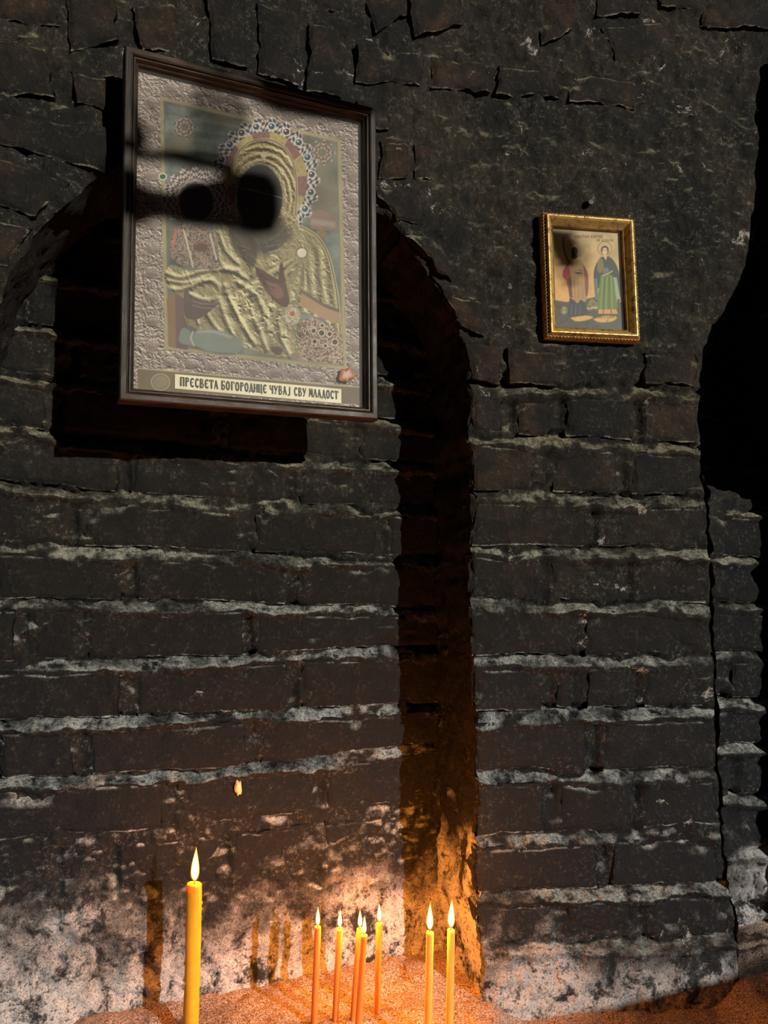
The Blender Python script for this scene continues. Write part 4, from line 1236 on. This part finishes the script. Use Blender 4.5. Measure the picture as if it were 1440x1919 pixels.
print_mesh('print', SB + sm_n * .0035, sm_u, sm_v, sm_n, spw, sph, 150, 210, paint_small, small, mat_print('small_icon_print', .5, .95))
slab('glass_pane', SB + sm_n * .0065, sm_u, sm_v, sm_n, spw, sph, .001, mat_glass('clear_glass', 0.015), small)
# nail over the small icon
def tube(name, pts, rads, mat, parent=None, seg=12, caps=True):
    pts = [np.asarray(p, float) for p in pts]
    V = []
    for i, p in enumerate(pts):
        d = pts[min(i + 1, len(pts) - 1)] - pts[max(i - 1, 0)]
        d = d / np.linalg.norm(d)
        a = np.cross(d, [0.0, 1.0, 0.0] if abs(d[1]) < .8 else [1.0, 0, 0]); a /= np.linalg.norm(a)
        b = np.cross(d, a)
        for k in range(seg):
            t = 2 * math.pi * k / seg
            V.append(p + rads[i] * (math.cos(t) * a + math.sin(t) * b))
    Fs = [(i * seg + k, i * seg + (k + 1) % seg, (i + 1) * seg + (k + 1) % seg, (i + 1) * seg + k) for i in range(len(pts) - 1) for k in range(seg)]
    if caps: Fs += [tuple(range(seg - 1, -1, -1)), tuple((len(pts) - 1) * seg + k for k in range(seg))]
    o = mesh_obj(name, V, Fs, mat, parent, True, origin=pts[0])
    bm = bmesh.new(); bm.from_mesh(o.data)
    bmesh.ops.recalc_face_normals(bm, faces=bm.faces)
    bm.to_mesh(o.data); bm.free()
    return o
nh = hit(yf, 1101, 386)
tag(tube('nail', [nh - sm_n * .02, nh + sm_n * .010, nh + sm_n * .0101, nh + sm_n * .013, nh + sm_n * .0132], [.0018, .0018, .005, .0052, .003], M_IRON), 'black iron nail above the small gilt icon', 'nail')

# ------------------------------------------------------------------ candles
def mat_wax(name, col, low, zlow, zhigh):
    t = NT(name)
    P = t.pos().outputs['Position']
    w = t.noise(P, 70, 4, .6)
    c = t.mix(t.ramp(w, .3, .75, 0, .5), col, [x * .8 for x in col])
    b = t.n('ShaderNodeBump', {'Strength': .2, 'Distance': .0006, 'Height': w})
    t.bsdf(Base_Color=c, Roughness=.38, Specular_IOR_Level=.4, Subsurface_Weight=1.0, Subsurface_Radius=(.012, .005, .0015), Subsurface_Scale=1.0, Normal=b)
    return t.m
M_WAX_BIG = mat_wax('yellow_beeswax', (0.82, 0.40, 0.02), None, 0, 0)
M_WAX_THIN = mat_wax('amber_beeswax', (0.52, 0.21, 0.04), None, 0, 0)
M_WAX_PAIR = mat_wax('golden_beeswax', (0.78, 0.44, 0.09), None, 0, 0)
M_WICK = mat_plain('charred_wick', (0.02, 0.015, 0.012), .9)
def mat_flame(name, low, mid, high, strength, z_span, clear):
    t = NT(name)
    tc = t.n('ShaderNodeTexCoord')
    z = t.n('ShaderNodeSeparateXYZ', {0: tc.outputs['Object']}).outputs[2]
    k = t.math('DIVIDE', z, z_span)
    c = t.mix(t.ramp(k, 0.0, 0.30), low, mid)
    c = t.mix(t.ramp(k, 0.55, 1.0), c, high)
    s = t.ramp(k, 0.0, 0.35, strength * .25, strength)
    em = t.n('ShaderNodeEmission', {0: c, 1: s})
    tr = t.n('ShaderNodeBsdfTransparent', {0: (clear, clear, clear, 1)})
    ad = t.n('ShaderNodeAddShader', {0: em.outputs[0], 1: tr.outputs[0]})
    t.t.links.new(ad.outputs[0], t.out.inputs[0])
    return t.m
CANDLE_LIGHT = (1.0, 0.30, 0.035)
def flame_mesh(name, base, height, rad, mat, parent, lean=(0, 0), seg=18, N=22):
    V, Fs = [], []
    for i in range(N + 1):
        s = i / N
        r = rad * (math.sin(math.pi * min(1, s ** 0.62)) ** 0.9 * (1 - .25 * s) if 0 < s < 1 else 0)
        r = max(r, 0.00012)
        for k in range(seg):
            a = 2 * math.pi * k / seg
            V.append((base[0] + lean[0] * s * s * height + r * math.cos(a), base[1] + lean[1] * s * s * height + r * math.sin(a), base[2] + s * height))
    Fs = [(i * seg + k, i * seg + (k + 1) % seg, (i + 1) * seg + (k + 1) % seg, (i + 1) * seg + k) for i in range(N) for k in range(seg)]
    return mesh_obj(name, np.array(V), Fs, mat, parent, True, origin=base)
def candle(top_px, low_px, depth, rad, flame_px, wax, label, power, lean=(0, 0), drips=0, seed=0, group=None):
    """top_px / low_px: centre of the candle's top and of a lower point; depth: distance from the viewer along y"""
    o = np.array([0, 0, CAMZ])
    rt, rl = ray(*top_px), ray(*low_px)
    T = o + rt * depth / rt[1]
    L = o + rl * depth / rl[1]
    ax = T - L; ax /= np.linalg.norm(ax)
    k = (T[2] - 0.0) / ax[2]
    B = T - ax * k
    B[2] = 0.0
    zs = float(sand_h(np.array(B[0]), np.array(B[1])))
    B = T - ax * ((T[2] - zs) / ax[2])
    root = tag(empty('candle', Vector(B)), label, 'candle', group)
    bpy.context.view_layer.update()
    rnd = random.Random(seed)
    # wax: slightly uneven shaft with a softened rim and a hollow top
    N, seg = 40, 24
    V = []
    B0 = B - ax * 0.02
    H = np.linalg.norm(T - B0)
    e1 = np.cross(ax, [0, 1.0, 0]); e1 /= np.linalg.norm(e1); e2 = np.cross(ax, e1)
    prof_c = [(i / N * (H - rad * .35), 1.0 + .03 * math.sin(i * .7 + seed) * rnd.uniform(.3, 1)) for i in range(N + 1)]
    prof_c += [(H - rad * .12, .97), (H, .86), (H - rad * .04, .70), (H - rad * .30, .45), (H - rad * .38, .10)]
    for t_, r_ in prof_c:
        for q in range(seg):
            a = 2 * math.pi * q / seg
            rr = rad * r_ * (1 + .03 * math.sin(3 * a + seed + t_ * 30))
            sag = (0.10 * rad * math.sin(a + seed)) if t_ > H - rad * .5 else 0
            V.append(B0 + ax * (t_ + sag) + rr * (math.cos(a) * e1 + math.sin(a) * e2))
    M = len(prof_c)
    Fs = [(i * seg + q, i * seg + (q + 1) % seg, (i + 1) * seg + (q + 1) % seg, (i + 1) * seg + q) for i in range(M - 1) for q in range(seg)]
    Fs += [tuple(range(seg - 1, -1, -1)), tuple((M - 1) * seg + q for q in range(seg))]
    w = mesh_obj('wax_body', V, Fs, wax, root, True, origin=B)
    bm = bmesh.new(); bm.from_mesh(w.data); bmesh.ops.recalc_face_normals(bm, faces=bm.faces); bm.to_mesh(w.data); bm.free()
    for d_ in range(drips):
        a = rnd.uniform(2.2, 4.2) if d_ % 2 else rnd.uniform(-1, 1)
        t_ = H * rnd.uniform(.35, .95)
        c = B0 + ax * t_ + rad * (math.cos(a) * e1 + math.sin(a) * e2)
        bmd = bmesh.new(); bmesh.ops.create_icosphere(bmd, subdivisions=2, radius=.0011)
        dv = [np.array(v_.co[:]) * [1, 1, 1.8] + c for v_ in bmd.verts]; df = [[v_.index for v_ in f.verts] for f in bmd.faces]
        bmd.free()
        mesh_obj('wax_drip', dv, df, wax, root, True, origin=c)
    up = np.array([0, 0, 1.0])
    px_m = depth / F_PX
    fh = flame_px * px_m
    wt = T - ax * rad * .35
    tube('wick', [wt, wt + up * fh * .12 + e1 * .0004, wt + up * fh * .26 + e1 * .0012], [.0006, .0006, .0004], M_WICK, root, 8)
    fb = T + up * fh * .03
    fr = max(0.0024, fh * .135)
    M1 = mat_flame('flame_envelope', (0.35, 0.12, 0.05), (1.0, 0.50, 0.08), (1.0, 0.38, 0.04), 1.1, fh, 0.9)
    M2 = mat_flame('flame_core', (0.5, 0.25, 0.12), (1.0, 0.80, 0.36), (1.0, 0.62, 0.16), 6.0, fh * .86, 0.6)
    fl = flame_mesh('flame', fb, fh, fr, M1, root, lean)
    bpy.context.view_layer.update()
    flame_mesh('flame_core', fb + up * fh * .03, fh * .86, fr * .72, M2, fl, lean)
    ld = bpy.data.lights.new('candle_light', 'POINT')
    ld.energy = power * 4.5
    ld.color = CANDLE_LIGHT
    ld.shadow_soft_size = 0.004
    lo = bpy.data.objects.new('candle_light', ld)
    COL.objects.link(lo)
    lo.parent = root
    lo.matrix_local = world_of(root).inverted() @ Matrix.Translation(Vector(fb + up * fh * .45))
    return root
GRP = 'thin tapers standing in the sand'
candle((365, 1655), (358, 1905), 0.985, 0.0092, 60, M_WAX_BIG, 'thick tall yellow candle burning alone at the left', 0.26, (0.02, 0), 6, 1)
candle((596, 1736), (589, 1905), 1.005, 0.0040, 32, M_WAX_THIN, 'thin amber taper, leftmost of the five thin tapers', 0.15, (0, 0), 0, 2, GRP)
candle((637, 1740), (629, 1900), 1.010, 0.0040, 32, M_WAX_THIN, 'thin amber taper, second from the left of the five thin tapers', 0.15, (0.03, 0), 0, 3, GRP)
candle((675, 1740), (663, 1900), 1.012, 0.0040, 32, M_WAX_THIN, 'thin leaning amber taper, the one behind in the touching pair', 0.15, (0, 0), 0, 4, GRP)
candle((683, 1752), (672, 1915), 0.985, 0.0040, 32, M_WAX_THIN, 'thin leaning amber taper, the one in front in the touching pair', 0.15, (0.02, 0), 0, 5, GRP)
candle((711, 1729), (708, 1890), 1.030, 0.0040, 32, M_WAX_THIN, 'thin amber taper, rightmost of the five and nearest the wall', 0.15, (0, 0), 0, 6, GRP)
candle((806, 1746), (803, 1905), 0.960, 0.0045, 48, M_WAX_PAIR, 'golden candle left of the pair before the dark niche corner', 0.30, (0.02, 0), 0, 7)
candle((846, 1742), (843, 1905), 0.965, 0.0045, 50, M_WAX_PAIR, 'golden candle right of the pair, nearest the pier', 0.30, (0.04, 0), 0, 8)

# ------------------------------------------------------------------ small things
M_TWIG = mat_plain('burnt_match_wood', (0.34, 0.19, 0.10), .8)
def sand_pt(px, py, z=0.004):
    o = np.array([0, 0, CAMZ]); r = ray(px, py)
    t = 0.0
    for _ in range(12):
        t = (z - CAMZ) / r[2]
        q = o + r * t
        z = float(sand_h(np.array(q[0]), np.array(q[1]))) + 0.002
    return q
a_, b_ = sand_pt(758, 1812), sand_pt(774, 1842)
tag(tube('matchstick', [a_, (a_ + b_) / 2 + [0, 0, .001], b_], [.0016, .0017, .0015], M_TWIG, None, 8), 'short pale matchstick lying on the sand by the niche corner', 'matchstick')
M_DRIP = mat_plain('pale_wax', (0.62, 0.46, 0.24), .4)
dc = hit(y_back, 445, 1474) + N_L * .0075
tag(blob('wax_drip', dc, np.array([math.cos(NY), math.sin(NY), 0]), np.array([0, 0, 1.0]), N_L, .0042, .012, .004, M_DRIP, None, 2.0), 'pale wax drip stuck to the black wall above the tall candle', 'wax')
